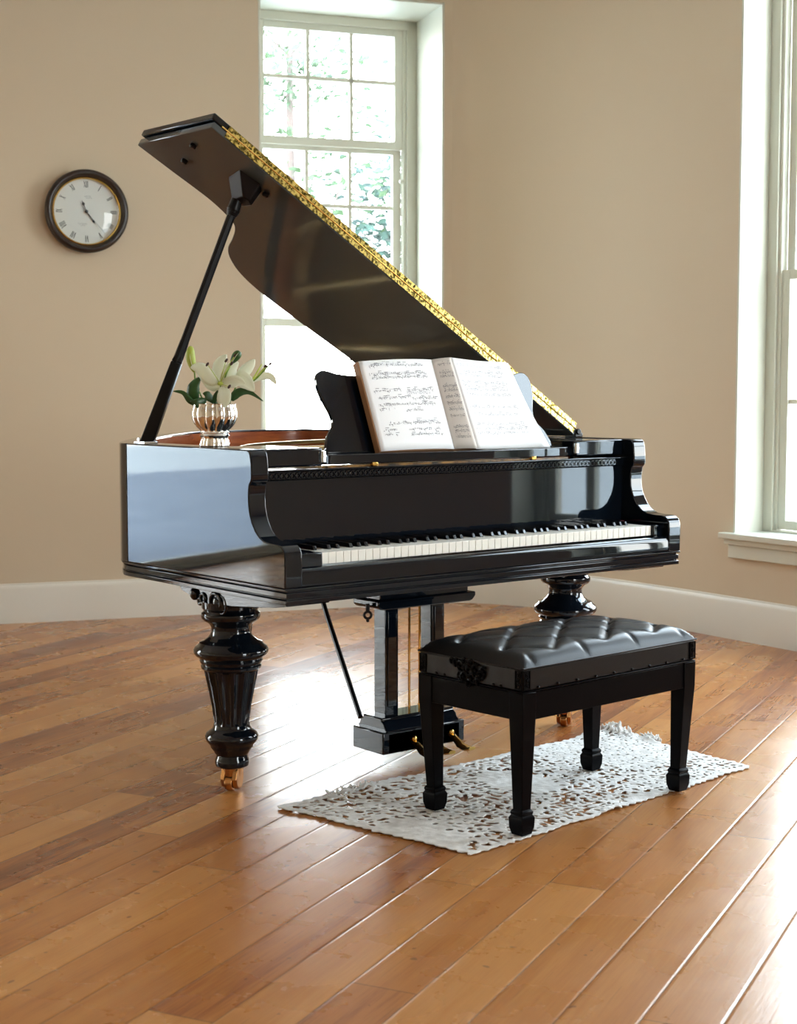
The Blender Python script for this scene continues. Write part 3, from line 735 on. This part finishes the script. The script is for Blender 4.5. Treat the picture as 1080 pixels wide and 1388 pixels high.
petal(F1, [(301, 530, .04), (303, 539, .05), (302, 549, .05), (299, 557, .042)], [3, 7, 9, 9, 6.5, .8], cup=-.3)
petal(F1, [(301, 528, .036), (306, 516, .03), (312, 504, .022), (320, 498, .014)], [2, 7, 9.5, 9, 6, .8])
petal(F1, [(300, 527, .034), (310, 525, .044), (320, 523, .046), (330, 527, .042)], [2, 6, 8, 8, 5, .8], side=Vector((0, 0, 1))+AR*.3)
b = MB(); b.sphere(PX(297, 526, .034), .008, sz=.7); b.build('throat', M['throat'], F1)
for tip in ((313, 500, .05), (317, 489, .04), (306, 496, .05), (281, 501, .045), (310, 530, .06)):
    b = MB(); pt = [PX(297, 526, .036), PX(lerp(297, tip[0], .5), lerp(526, tip[1], .55), .05), PX(*tip)]; b.tube(catmull(pt, 4), .0009, 6); st = b.build('stamen', M['throat'], F1)
    b = MB(); b.sphere(PX(*tip), .0035, sx=1, sz=1.9, M=Matrix.Rotation(R(40), 3, 'Y').to_4x4()); b.build('anther', M['anther'], st)
b = MB(); b.tube(catmull([PX(297, 527, .03), PX(294, 545, .012), PX(289, 570, .0), PX(287, 590, 0)], 5), .0026, 8); b.build('stem', M['stem'], F1)
F2 = thing('lily', 'second white lily opening to the right with long pale petals, dark anthers', 'flower', VM)
petal(F2, [(317, 524, .02), (325, 513, .016), (334, 503, .01), (341, 494, .004)], [2, 6, 8, 7.5, 5, .6])
petal(F2, [(317, 525, .03), (324, 519, .034), (333, 526, .034), (341, 536, .028)], [2, 7, 10, 10, 6, .6], side=Vector((0, 0, 1))+AR*.9)
petal(F2, [(318, 526, .02), (310, 520, .024), (304, 512, .02), (305, 503, .012)], [2, 6, 8, 7.5, 5, .6])
petal(F2, [(334, 526, .004), (346, 518, .0), (360, 516, -.002), (369, 527, -.004)], [1.2, 2.8, 4.5, 5, 4, .6], side=Vector((0, 0, 1)))
b = MB(); b.sphere(PX(320, 521, .03), .007, sz=.7); b.build('throat', M['throat'], F2)
for k, tip in enumerate(((361, 500, 0), (355, 503, .002), (347, 505, 0), (350, 500, -.004))):
    b = MB(); b.tube(catmull([PX(334, 526, .0), PX(lerp(334, tip[0], .5), lerp(526, tip[1], .45), .002), PX(*tip)], 4), [.0032]*4+[.0022]*4+[.001], 6); st = b.build('stamen', M['throat'] if k else M['stem'], F2)
    if k < 2:
        b = MB(); b.sphere(PX(*tip), .0036, sz=1.6, M=Matrix.Rotation(R(60), 3, 'Y').to_4x4()); b.build('anther', M['anther'], st)
b = MB(); b.tube(catmull([PX(318, 525, .02), PX(312, 540, .008), PX(300, 560, .0), PX(292, 592, 0)], 5), .0026, 8); b.build('stem', M['stem'], F2)
def budthing(label, pxs, rad, mtl):
    t = thing('lily_bud', label, 'flower', VM)
    pts = catmull([PX(*p) for p in pxs[:3]], 6); m_ = len(pts)
    b = MB(); b.tube(pts, [max(.0006, rad*S*math.sin(PI*min(1, (.06+.94*i/(m_-1))))**.75) for i in range(m_)], 12); bd = b.build('bud', M[mtl], t, smooth=80)
    b = MB(); b.tube([q+AF*(rad*S*.93*math.sin(PI*(i/(m_-1)))**.75)+AR*.0006 for i, q in enumerate(pts)][2:-2], .0010, 5); b.build('seam', M['petal'], bd)
    b = MB(); b.tube(catmull([PX(*p) for p in pxs[2:]], 5), .0024, 8); b.build('stem', M['stem'], t)
    return t
B1 = budthing('tall closed green lily bud beside the lid prop', [(257.5, 477, .012), (257, 492, .012), (262, 512, .01), (264, 528, .008), (272, 548, .0), (283, 585, 0)], 6.5, 'bud')
B2 = budthing('small dark green lily bud above the open flowers', [(323, 484, .03), (318, 490, .03), (311, 500, .03), (303, 518, .03), (298, 545, .01), (289, 588, 0)], 6.0, 'leaf')
def leaf(parent, pxs, wid, side=None): return petal(parent, pxs, wid, side, .25, 'leaf', 'leaf')
leaf(B1, [(264, 550, .01), (260, 540, .016), (262, 528, .018), (270, 517, .012)], [3, 7, 8.5, 8, 5, .5])
leaf(B1, [(271, 555, .012), (257, 549, .02), (247, 538, .02), (234, 536, .016)], [1.5, 3.5, 4, 3, 2, .4], side=Vector((0, 0, 1)))
leaf(F1, [(278, 547, .03), (270, 551, .04), (266, 550, .045), (258, 549, .04)], [2, 6, 7, 6, 3, .4], side=Vector((0, 0, 1)))
leaf(F1, [(292, 553, .02), (284, 545, .03), (279, 540, .034), (274, 539, .034)], [1.5, 4, 6, 5.5, 3, .4], side=Vector((0, 0, 1))+AR*-.3)
leaf(F1, [(288, 552, .03), (290, 545, .034), (294, 535, .036)], [1.5, 3, 3.5, 1])
leaf(F2, [(311, 548, .02), (320, 538, .026), (334, 537, .02), (352, 549, .014)], [2, 6, 5.5, 4, 2, .4], side=Vector((0, 0, 1)))
leaf(F2, [(302, 556, .03), (308, 549, .03), (312, 541, .03)], [2, 3, 2, .6])

# ------------------------------------------------------------------ bench
BR = R(3.2)
BN = thing('piano_bench', 'black wooden piano bench with tufted black leather seat standing on lace rug', 'bench', (.712, -.262, 0), BR)
BM = Matrix.Translation(BN.location) @ Matrix.Rotation(BR, 4, 'Z')
hx, hy = .345, .187
BW = M['bench_wood']
def tr(b): b.v = [BM @ v for v in b.v]; return b
ZR = .008
for sx in (-1, 1):
    for sy in (-1, 1):
        cx, cy = sx*(hx-.024), sy*(hy-.024)
        b = MB(); fx, fy = cx-sx*.007, cy-sy*.007
        def sq(x, y, h, z): return [(x-h, y-h, z), (x+h, y-h, z), (x+h, y+h, z), (x-h, y+h, z)]
        b.loft([sq(fx, fy, .0155, .060), sq(cx, cy, .0235, .300), sq(cx, cy, .024, .368)])
        lg = tr(b).build('leg', BW, BN, bevel=.0015)
        b = MB(); b.loft([sq(fx, fy, .0175, ZR), sq(fx, fy, .0225, .018+ZR), sq(fx, fy, .0235, .042+ZR), sq(fx, fy, .019, .050+ZR), sq(fx, fy, .0205, .053+ZR), sq(fx, fy, .0205, .058+ZR), sq(fx, fy, .016, .064+ZR)])
        tr(b).build('foot', BW, lg, bevel=.0012)
b = MB(); b.box(-hx+.02, hx-.02, -hy+.004, -hy+.022, .298, .366); b.box(-hx+.02, hx-.02, hy-.022, hy-.004, .298, .366); b.box(-hx+.004, -hx+.022, -hy+.02, hy-.02, .298, .366); b.box(hx-.022, hx-.004, -hy+.02, hy-.02, .298, .366)
tr(b).build('apron', BW, BN, bevel=.001)
b = MB(); b.box(-hx, hx, -hy, hy, .3685, .372); tr(b).build('bead', BW, BN, bevel=.001)
b = MB(); b.box(-hx+.002, hx-.002, -hy+.002, hy-.002, .3725, .428); tr(b).build('seat_box', M['leather'], BN, bevel=.004)
cb_ = MB()
def rosette(B, c, n_, u_, hw, hh):
    n_ = Vector(n_); u_ = Vector(u_); c = Vector(c); z_ = Vector((0, 0, 1))
    def q(a, h, d): return c+u_*a+z_*h+n_*d
    for (a0, a1, h0, h1) in ((-hw, -hw+.003, -hh, hh), (hw-.003, hw, -hh, hh), (-hw, hw, -hh, -hh+.003), (-hw, hw, hh-.003, hh)):
        B.loft([[q(a0, h0, 0), q(a1, h0, 0), q(a1, h1, 0), q(a0, h1, 0)], [q(a0, h0, .003), q(a1, h0, .003), q(a1, h1, .003), q(a0, h1, .003)]])
    for kk in (-1, 0, 1):
        B.torus(q((-1)**kk*.002, kk*hh*.55, .002), n_, .0048, .0020, 12, 6); B.sphere(q(0, kk*hh*.55, .002), .0028, n=8, m=5)
for sx in (-1, 1):
    b = MB(); rosette(b, (sx*(hx-.014), -hy+.002, .400), (0, -1, 0), (1, 0, 0), .012, .024); tr(b).build('carved_corner', BW, BN)
    b = MB(); rosette(b, (-hx+.002, sx*(hy-.016), .400), (-1, 0, 0), (0, 1, 0), .012, .024); tr(b).build('carved_corner', BW, BN)
# scroll ornament on the short side
b = MB(); xo = -hx+.001; rr = random.Random(4)
for (y, z, r0) in ((.0, .405, .016), (-.028, .408, .013), (.028, .410, .013), (-.044, .396, .010), (.046, .417, .009), (.014, .385, .012), (-.014, .384, .012), (-.034, .378, .008), (.030, .386, .009), (.0, .370, .009), (-.052, .410, .007), (.060, .420, .006), (-.010, .420, .009), (.014, .424, .007)):
    b.torus((xo-.003, y, z), (-1, rr.uniform(-.25, .25), rr.uniform(-.25, .25)), r0, .0035, 16, 7, rr.uniform(0, 2), rr.uniform(5.2, 7.4)); b.sphere((xo-.003, y+.004, z-.002), .0042, n=8, m=5)
tr(b).build('scroll_ornament', BW, BN)
b = MB(); xo = hx-.001
for (y, z, r0) in ((.0, .405, .016), (-.028, .408, .013), (.028, .410, .013), (.014, .385, .012), (-.014, .384, .012)):
    b.torus((xo+.003, y, z), (1, 0, .1), r0, .0035, 16, 7, 0, 5.5)
tr(b).build('scroll_ornament', BW, BN)
for k in range(9):
    x = -hx+.055+k*(2*hx-.11)/8
    b = MB(); b.sphere((x, -hy, .3785), .0042, n=10, m=6); tr(b).build('stud', M['satin'], BN)
for y in (-.11, -.085, .09, .12):
    b = MB(); b.sphere((-hx, y, .3785), .0038, n=10, m=6); tr(b).build('stud', M['satin'], BN)
# tufted cushion
NU, NV = 96, 54
def cushion(u, v):
    x = (-1+2*u)*(hx+.001); y = (-1+2*v)*(hy+.001)
    ex = min(u, 1-u)*2*hx; ey = min(v, 1-v)*2*hy
    e = min(ex, ey); dome = .032*(1-max(0, 1-e/.055)**2.2)+.018*(math.sin(PI*u)*math.sin(PI*v))**.6
    a = .100; bb = .078                                 # button lattice
    gx = x/a; gy = y/bb
    # distance to diagonal creases between staggered buttons
    p = gx+gy; q = gx-gy
    dp = abs((p/2-.0)-round(p/2)); dq = abs((q/2)-round(q/2))
    inside = min(1, max(0, (min(ex, ey)-.03)/.02))
    cr_ = min(dp, dq)
    crease = math.exp(-cr_/.07)*.012*inside
    but = math.exp(-((dp**2+dq**2)/(.09**2)))*.016*inside
    # straight creases from the outer buttons to the edge
    px_ = abs(gx/1-round(gx)); k = 1-inside
    k = min(1, max(0, 1-(ey-.0)/.075)) if ey < .075 else 0
    edge = math.exp(-abs(gx-round(gx))/.06)*.010*k*min(1, ey/.02) if round(gx) % 2 == 1 else 0
    z = .429+max(0.0, dome*(1.0)-crease-but-edge)
    return Vector((x, y, z))
b = MB(); b.grid(cushion, NU, NV); 
rimv = []
tr(b).build('cushion', M['leather'], BN, smooth=180)
b = MB(); pts = []
rad = .008
for k in range(41):
    pass
cps = [(-hx, -hy), (hx, -hy), (hx, hy), (-hx, hy)]
b.tube([(-hx, -hy, .4295), (hx, -hy, .4295), (hx, hy, .4295), (-hx, hy, .4295), (-hx, -hy, .4295)], .0028, 6); tr(b).build('piping', M['leather'], BN)
for i in range(-3, 4):
    for j in range(-2, 3):
        if (i+j) % 2 == 0:
            x, y = i*.100, j*.078
            if abs(x) < hx-.05 and abs(y) < hy-.05:
                b = MB(); zz = cushion((x/(hx+.001)+1)/2, (y/(hy+.001)+1)/2).z; b.sphere((x, y, zz+.001), .007, sz=.5, n=12, m=6); tr(b).build('button', M['leather'], BN)

# ------------------------------------------------------------------ lace rug
def rug():
    r = random.Random(11)
    A, B_, C, D = Vector((.082, .166, 0)), Vector((.205, -.478, 0)), Vector((1.412, -.352, 0)), Vector((1.452, .245, 0))
    nu, nv = 430, 200
    holes = []
    # organic holes on a jittered lattice, in metres (u along, v across)
    Lu, Lv = 1.30, .66
    y = .03
    while y < Lv-.025:
        x = .028+r.uniform(0, .01)
        while x < Lu-.02:
            f = noise.noise(Vector((x*3.2, y*3.2, 1.7)))
            if r.random() < .86 and f > -.33:
                a = r.uniform(.0065, .0125)*(1.15 if x < .8 else .95); c = a*r.uniform(.45, .85); th = r.uniform(0, PI)
                if x > .9 and f < .1: a *= .7; c *= .6
                holes.append((x+r.uniform(-.006, .006), y+r.uniform(-.006, .006), a, c, th))
            x += r.uniform(.021, .029)
        y += .0215
    cell = {}
    for h in holes:
        for ix in range(int((h[0]-.03)/.03), int((h[0]+.03)/.03)+1):
            for iy in range(int((h[1]-.03)/.03), int((h[1]+.03)/.03)+1): cell.setdefault((ix, iy), []).append(h)
    def inside(x, y):
        for (hx_, hy_, a, c, th) in cell.get((int(x/.03), int(y/.03)), ()):
            dx, dy = x-hx_, y-hy_; p = dx*math.cos(th)+dy*math.sin(th); q = -dx*math.sin(th)+dy*math.cos(th)
            w_ = 1+.3*noise.noise(Vector((x*120, y*120, 0)))
            if (p/a)**2+(q/c)**2 < w_: return True
        return False
    ed = lambda t, s: .010*noise.noise(Vector((t*60, s, 0)))+.004*math.sin(t*190+s)+.008*noise.noise(Vector((t*9, s+5, 0)))
    def pos(i, j):
        u = i/nu; v = j/nv
        p = B_.lerp(C, u).lerp(A.lerp(D, u), v)
        if i == 0: pass
        wu0 = max(0, 1-u*18); wu1 = max(0, 1-(1-u)*18); wv0 = max(0, 1-v*10); wv1 = max(0, 1-(1-v)*10)
        p = p+Vector((-1, 0, 0))*(ed(v*.65, 1)*wu0)+Vector((1, 0, 0))*(ed(v*.65, 7)*wu1)+Vector((0, -1, 0))*(ed(u*1.3, 3)*wv0)+Vector((0, 1, 0))*(ed(u*1.3, 9)*wv1)
        z = .0045+.0022*noise.noise(p*9)+.0016*noise.noise(p*60)
        k = max(0, noise.noise(p*5+Vector((3, 3, 0))))
        z += .006*k*max(wu0, wv1, wu1)
        # crumpled tufts along the far right edge
        for (tx, ty, th, tr_) in ((1.445, .205, .030, .035), (1.455, .06, .022, .026), (1.35, .235, .012, .04), (.40, .185, .010, .03), (.32, .175, .008, .02), (.75, -.41, .006, .05), (1.43, .13, .010, .04)):
            dd = (p-Vector((tx, ty, 0))).length
            if dd < tr_*2: z += th*math.exp(-(dd/tr_)**2)*(1+.7*noise.noise(p*90))
        return Vector((p.x, p.y, max(z, .0028)))
    me = bpy.data.meshes.new('lace_rug'); bm = bmesh.new()
    vs = {}
    def gv(i, j):
        if (i, j) not in vs: vs[(i, j)] = bm.verts.new(pos(i, j))
        return vs[(i, j)]
    for j in range(nv):
        for i in range(nu):
            x, y_ = (i+.5)/nu*Lu, (j+.5)/nv*Lv
            if inside(x, y_): continue
            bm.faces.new([gv(i, j), gv(i+1, j), gv(i+1, j+1), gv(i, j+1)])
    bd = [v for v in bm.verts if v.is_boundary]
    for _ in range(3):
        new = {}
        for v in bd:
            ns = [e.other_vert(v).co for e in v.link_edges if e.is_boundary]
            if len(ns) == 2: new[v] = v.co*.4+(ns[0]+ns[1])*.3
        for v, c in new.items(): v.co = c
    for f in bm.faces: f.smooth = True
    bm.to_mesh(me); bm.free(); me.materials.append(M['lace'])
    o = bpy.data.objects.new('lace_rug', me); col.objects.link(o)
    md = o.modifiers.new('thickness', 'SOLIDIFY'); md.thickness = .0028; md.offset = 0
    tag(o, 'white lace rug with small holes and ragged edges lying under the bench', 'rug')
    # frayed tassel bits
    for (cx, cy, nn, hh, sp) in ((1.443, .208, 34, .030, .035), (1.455, .065, 20, .026, .018), (.40, .185, 7, .020, .018), (.335, .180, 6, .017, .012), (.28, .178, 5, .013, .012)):
        b = MB()
        for k in range(nn):
            x, y_ = cx+r.gauss(0, sp*.4), cy+r.gauss(0, sp); h_ = r.uniform(.4, 1)*hh
            if cx < 1: x, y_ = cx+r.gauss(0, sp), cy+r.gauss(0, sp*.3)
            q = Vector((x, y_, .004)); d_ = Vector((r.uniform(-1, 1), r.uniform(-1, 1), 0))*.008
            b.tube([q, q+d_+Vector((0, 0, h_*.6)), q+d_*2+Vector((0, 0, h_))], [.005, .0044, .0014], 5)
        b.build('frayed_tuft', M['lace'], o, smooth=80)
rug()

# ------------------------------------------------------------------ wall clock
CA = LW(0, 0, 0); ca = Vector((1.311, 3.53, 0)).dot(DL); cc = LW(ca, 0, 1.957)
K = thing('wall_clock', 'round dark wooden wall clock with white roman numeral dial', 'clock', cc)
nin = -NL; cu = DL; cz = Vector((0, 0, 1))
def CK(r, a, d):  # a clockwise from 12, d out from wall
    return cc+cu*(r*math.sin(a))+cz*(r*math.cos(a))+nin*d
def cring(prof, n=72):
    return [[CK(r, 2*PI*k/n, d) for k in range(n)] for r, d in prof]
b = MB(); b.loft(cring([(.160, .001), (.190, .001), (.194, .012), (.1935, .030), (.196, .040), (.196, .050), (.190, .060), (.180, .065), (.172, .063), (.167, .056), (.164, .048), (.160, .046)]), cap=False, close=True); b.build('clock_case', M['clock_wood'], K, smooth=50)
b = MB(); b.loft(cring([(.1525, .030), (.1605, .030), (.1605, .0475), (.157, .049), (.1525, .044)]), cap=False, close=True); b.build('bezel', M['brass'], K, smooth=50)
b = MB(); b.loft(cring([(.1600, .022), (.1600, .028)])); dial = b.build('dial', M['dial'], K)
def cfl(pts, d): return [CK(math.hypot(x, y), math.atan2(x, y), d) for x, y in pts]
# numerals made of strokes, standing radially
strokes = {'I': [(0, -1, 0, 1)], 'V': [(-.5, 1, 0, -1), (0, -1, .5, 1)], 'X': [(-.5, 1, .5, -1), (-.5, -1, .5, 1)]}
numer = ['XII', 'I', 'II', 'III', 'IIII', 'V', 'VI', 'VII', 'VIII', 'IX', 'X', 'XI']
b = MB()
for h, s in enumerate(numer):
    a = h*PI/6; R0 = .128; hh = .0150; adv = {'I': .0058, 'V': .0105, 'X': .0105}; tot = sum(adv[c] for c in s); x = -tot/2
    for c in s:
        w_ = adv[c]
        for si, (xa, ya, xb, yb) in enumerate(strokes[c]):
            xa_, xb_ = x+w_/2+xa*w_*.8, x+w_/2+xb*w_*.8; th = .0016 if si == 0 else .0009
            pts = [(xa_-th, ya*hh), (xa_+th, ya*hh), (xb_+th, yb*hh), (xb_-th, yb*hh)]
            P3 = [CK(0, 0, 0)]*0
            q = []
            for (px, py) in pts:
                rx = px*math.cos(a)+(R0+py)*math.sin(a); ry = -px*math.sin(a)+(R0+py)*math.cos(a); q.append((rx, ry))
            b.add(cfl(q, .0284), [(0, 1, 2, 3)])
        x += w_
b.build('numerals', M['clock_ink'], dial, smooth=0)
b = MB(); r_ = random.Random(2)
for (y0, x0, x1, a_) in ((-.058, -.040, .004, .004), (-.066, -.026, -.008, .003), (.072, -.008, .022, .003), (.064, .0, .026, .003)):
    x = x0
    while x < x1:
        y = y0+r_.uniform(-a_, a_)*.6; b.add(cfl([(x, y-.002), (x+.0014, y-.002), (x+.0022, y+.003), (x+.001, y+.003)], .0284), [(0, 1, 2, 3)]); x += .0034
b.build('script', M['clock_pale'], dial, smooth=0)
def hand(ang, L_, tail, w0, spade, d, name):
    b = MB()
    def q(x, y, dd): 
        rx = x*math.cos(ang)+y*math.sin(ang); ry = -x*math.sin(ang)+y*math.cos(ang); return CK(math.hypot(rx, ry), math.atan2(rx, ry), dd)
    pl = [(-w0, -tail), (w0, -tail), (w0, L_-spade*2.2), (spade*.75, L_-spade*1.2), (w0, L_-spade*.2), (0, L_+spade*.6), (-w0, L_-spade*.2), (-spade*.75, L_-spade*1.2), (-w0, L_-spade*2.2)]
    b.prism(pl, lambda x, y, h: q(x, y, h), d, d+.0012); b.build(name, M['clock_ink'], K, smooth=0)
hand(R(144), .066, .008, .0019, .008, .031, 'hour_hand')
hand(R(-22), .050, .006, .0017, .010, .034, 'minute_hand')
hand(R(140), .130, .02, .0005, .0012, .036, 'second_hand')
b = MB(); b.loft(cring([(.008, .030), (.008, .038), (.004, .040)], 20)); b.build('hand_boss', M['clock_ink'], K)
b = MB(); n = 48; rg = [(.157*math.sin(t), .044+.016*math.cos(t)-.0) for t in [PI/2*i/7 for i in range(1, 8)]][::-1]
b.loft(cring(rg, 48), cap=False); o_ = len(b.v)-48; b.f.append(list(range(o_, o_+48))); b.build('glass', M['glass'], K, smooth=80)

# ------------------------------------------------------------------ outside
b = MB(); b.box(-40, 40, -40, 40, -.9, -.6)
struct(b.build('ground', M['gravel'], smooth=0))
b = MB(); b.prism([(-14, 6.2), (-3.2, 5.0), (-1.9, 4.75), (.2, 14), (-14, 18)], lambda x, y, h: Vector((x, y, h)), -.60, -.08)
struct(b.build('terrace_reflector', M['reflector'], smooth=0))  # unseen slab added so the piano's left side mirrors blue-grey
def tree(label, x, y, h, r0, crown, mtl, seed, n=900, lean=(0, 0), leafs=.07, branches=9, group='trees outside the windows'):
    r = random.Random(seed)
    t = thing('tree', label, 'tree', (x, y, -.6), 0, group)
    b = MB(); base = Vector((x, y, -.62)); pts = []
    for i in range(9):
        f = i/8; pts.append(base+Vector((lean[0]*f+.10*math.sin(f*5+seed), lean[1]*f+.08*math.cos(f*4+seed), h*f)))
    b.tube(pts, [r0*(1.2-.8*i/8) for i in range(9)], 10)
    for k in range(branches):
        f = r.uniform(.35, .95); p = pts[int(f*8)]; d_ = Vector((r.uniform(-1, 1), r.uniform(-1, 1), r.uniform(.1, .9))).normalized(); ln = r.uniform(.7, 1.6)
        b.tube([p, p+d_*ln*.5+Vector((0, 0, .1)), p+d_*ln+Vector((0, 0, .3))], [r0*.35, r0*.22, r0*.08], 6)
    b.build('trunk', M['bark'], t)
    b = MB()
    cl = [Vector((x+lean[0]*.8, y+lean[1]*.8, 0))+Vector((r.gauss(0, crown[0]*.5), r.gauss(0, crown[0]*.5), r.uniform(crown[1], crown[2]))) for _ in range(crown[3])]
    for c in cl:
        for _ in range(n//len(cl)):
            p = c+Vector((r.gauss(0, .22), r.gauss(0, .22), r.gauss(0, .18)))
            u_ = Vector((r.gauss(0, 1), r.gauss(0, 1), r.gauss(0, 1))).normalized(); w_ = u_.orthogonal().normalized(); s = leafs*r.uniform(.6, 1.3)
            b.add([p-u_*s, p+w_*s*.5, p+u_*s, p-w_*s*.5], [(0, 1, 2, 3)])
    o = b.build('foliage', M[mtl], t, smooth=0); o['kind'] = 'stuff'
tree('tree with a thick pale trunk seen through the upper left panes of the middle window', 5.42, 7.28, 6.0, .05, (.55, 2.7, 3.9, 12), 'fol_a', 3, 1500, (-.28, .13), .05)
tree('bushy blue-green tree seen through the right panes of the middle window', 6.12, 7.15, 3.1, .05, (.40, 1.8, 3.2, 10), 'fol_b', 8, 2000, (.05, 0), .05)
tree('low pale shrub behind the bottom sash of the middle window', 5.15, 9.2, 1.5, .03, (.40, .3, .95, 6), 'fol_b', 14, 500, (0, 0), .05, 0)

# ------------------------------------------------------------------ sky and camera
w = bpy.data.worlds.new('daylight'); scene.world = w; w.use_nodes = True
N = w.node_tree.nodes; L = w.node_tree.links
bg = N['Background']; tc = N.new('ShaderNodeTexCoord'); sp = N.new('ShaderNodeSeparateXYZ'); cr = N.new('ShaderNodeValToRGB')
L.new(tc.outputs['Generated'], sp.inputs[0]); L.new(sp.outputs[2], cr.inputs[0]); L.new(cr.outputs[0], bg.inputs[0])
e = cr.color_ramp.elements; e[0].position = 0; e[0].color = (1, 1, .98, 1); e[1].position = .8; e[1].color = (.62, .80, 1, 1)
k = e.new(.25); k.color = (.90, .96, 1, 1)
bg.inputs[1].default_value = 17.5

cam = bpy.data.cameras.new('camera'); co = bpy.data.objects.new('camera', cam); col.objects.link(co); scene.camera = co
cam.sensor_fit = 'HORIZONTAL'; cam.sensor_width = 36; cam.lens = 2073.6/1080*36
yaw, pit = .6815, -.0785
co.location = (-2.1803, -3.1395, 1.1043); co.rotation_euler = (PI/2+pit, 0, -yaw)
cam.dof.use_dof = True; cam.dof.focus_distance = 4.4; cam.dof.aperture_fstop = 8
cam.clip_start = .05
scene.view_settings.view_transform = 'Standard'; scene.view_settings.look = 'None'; scene.view_settings.exposure = 0.0; scene.view_settings.gamma = 1
scene.view_settings.use_curve_mapping = False
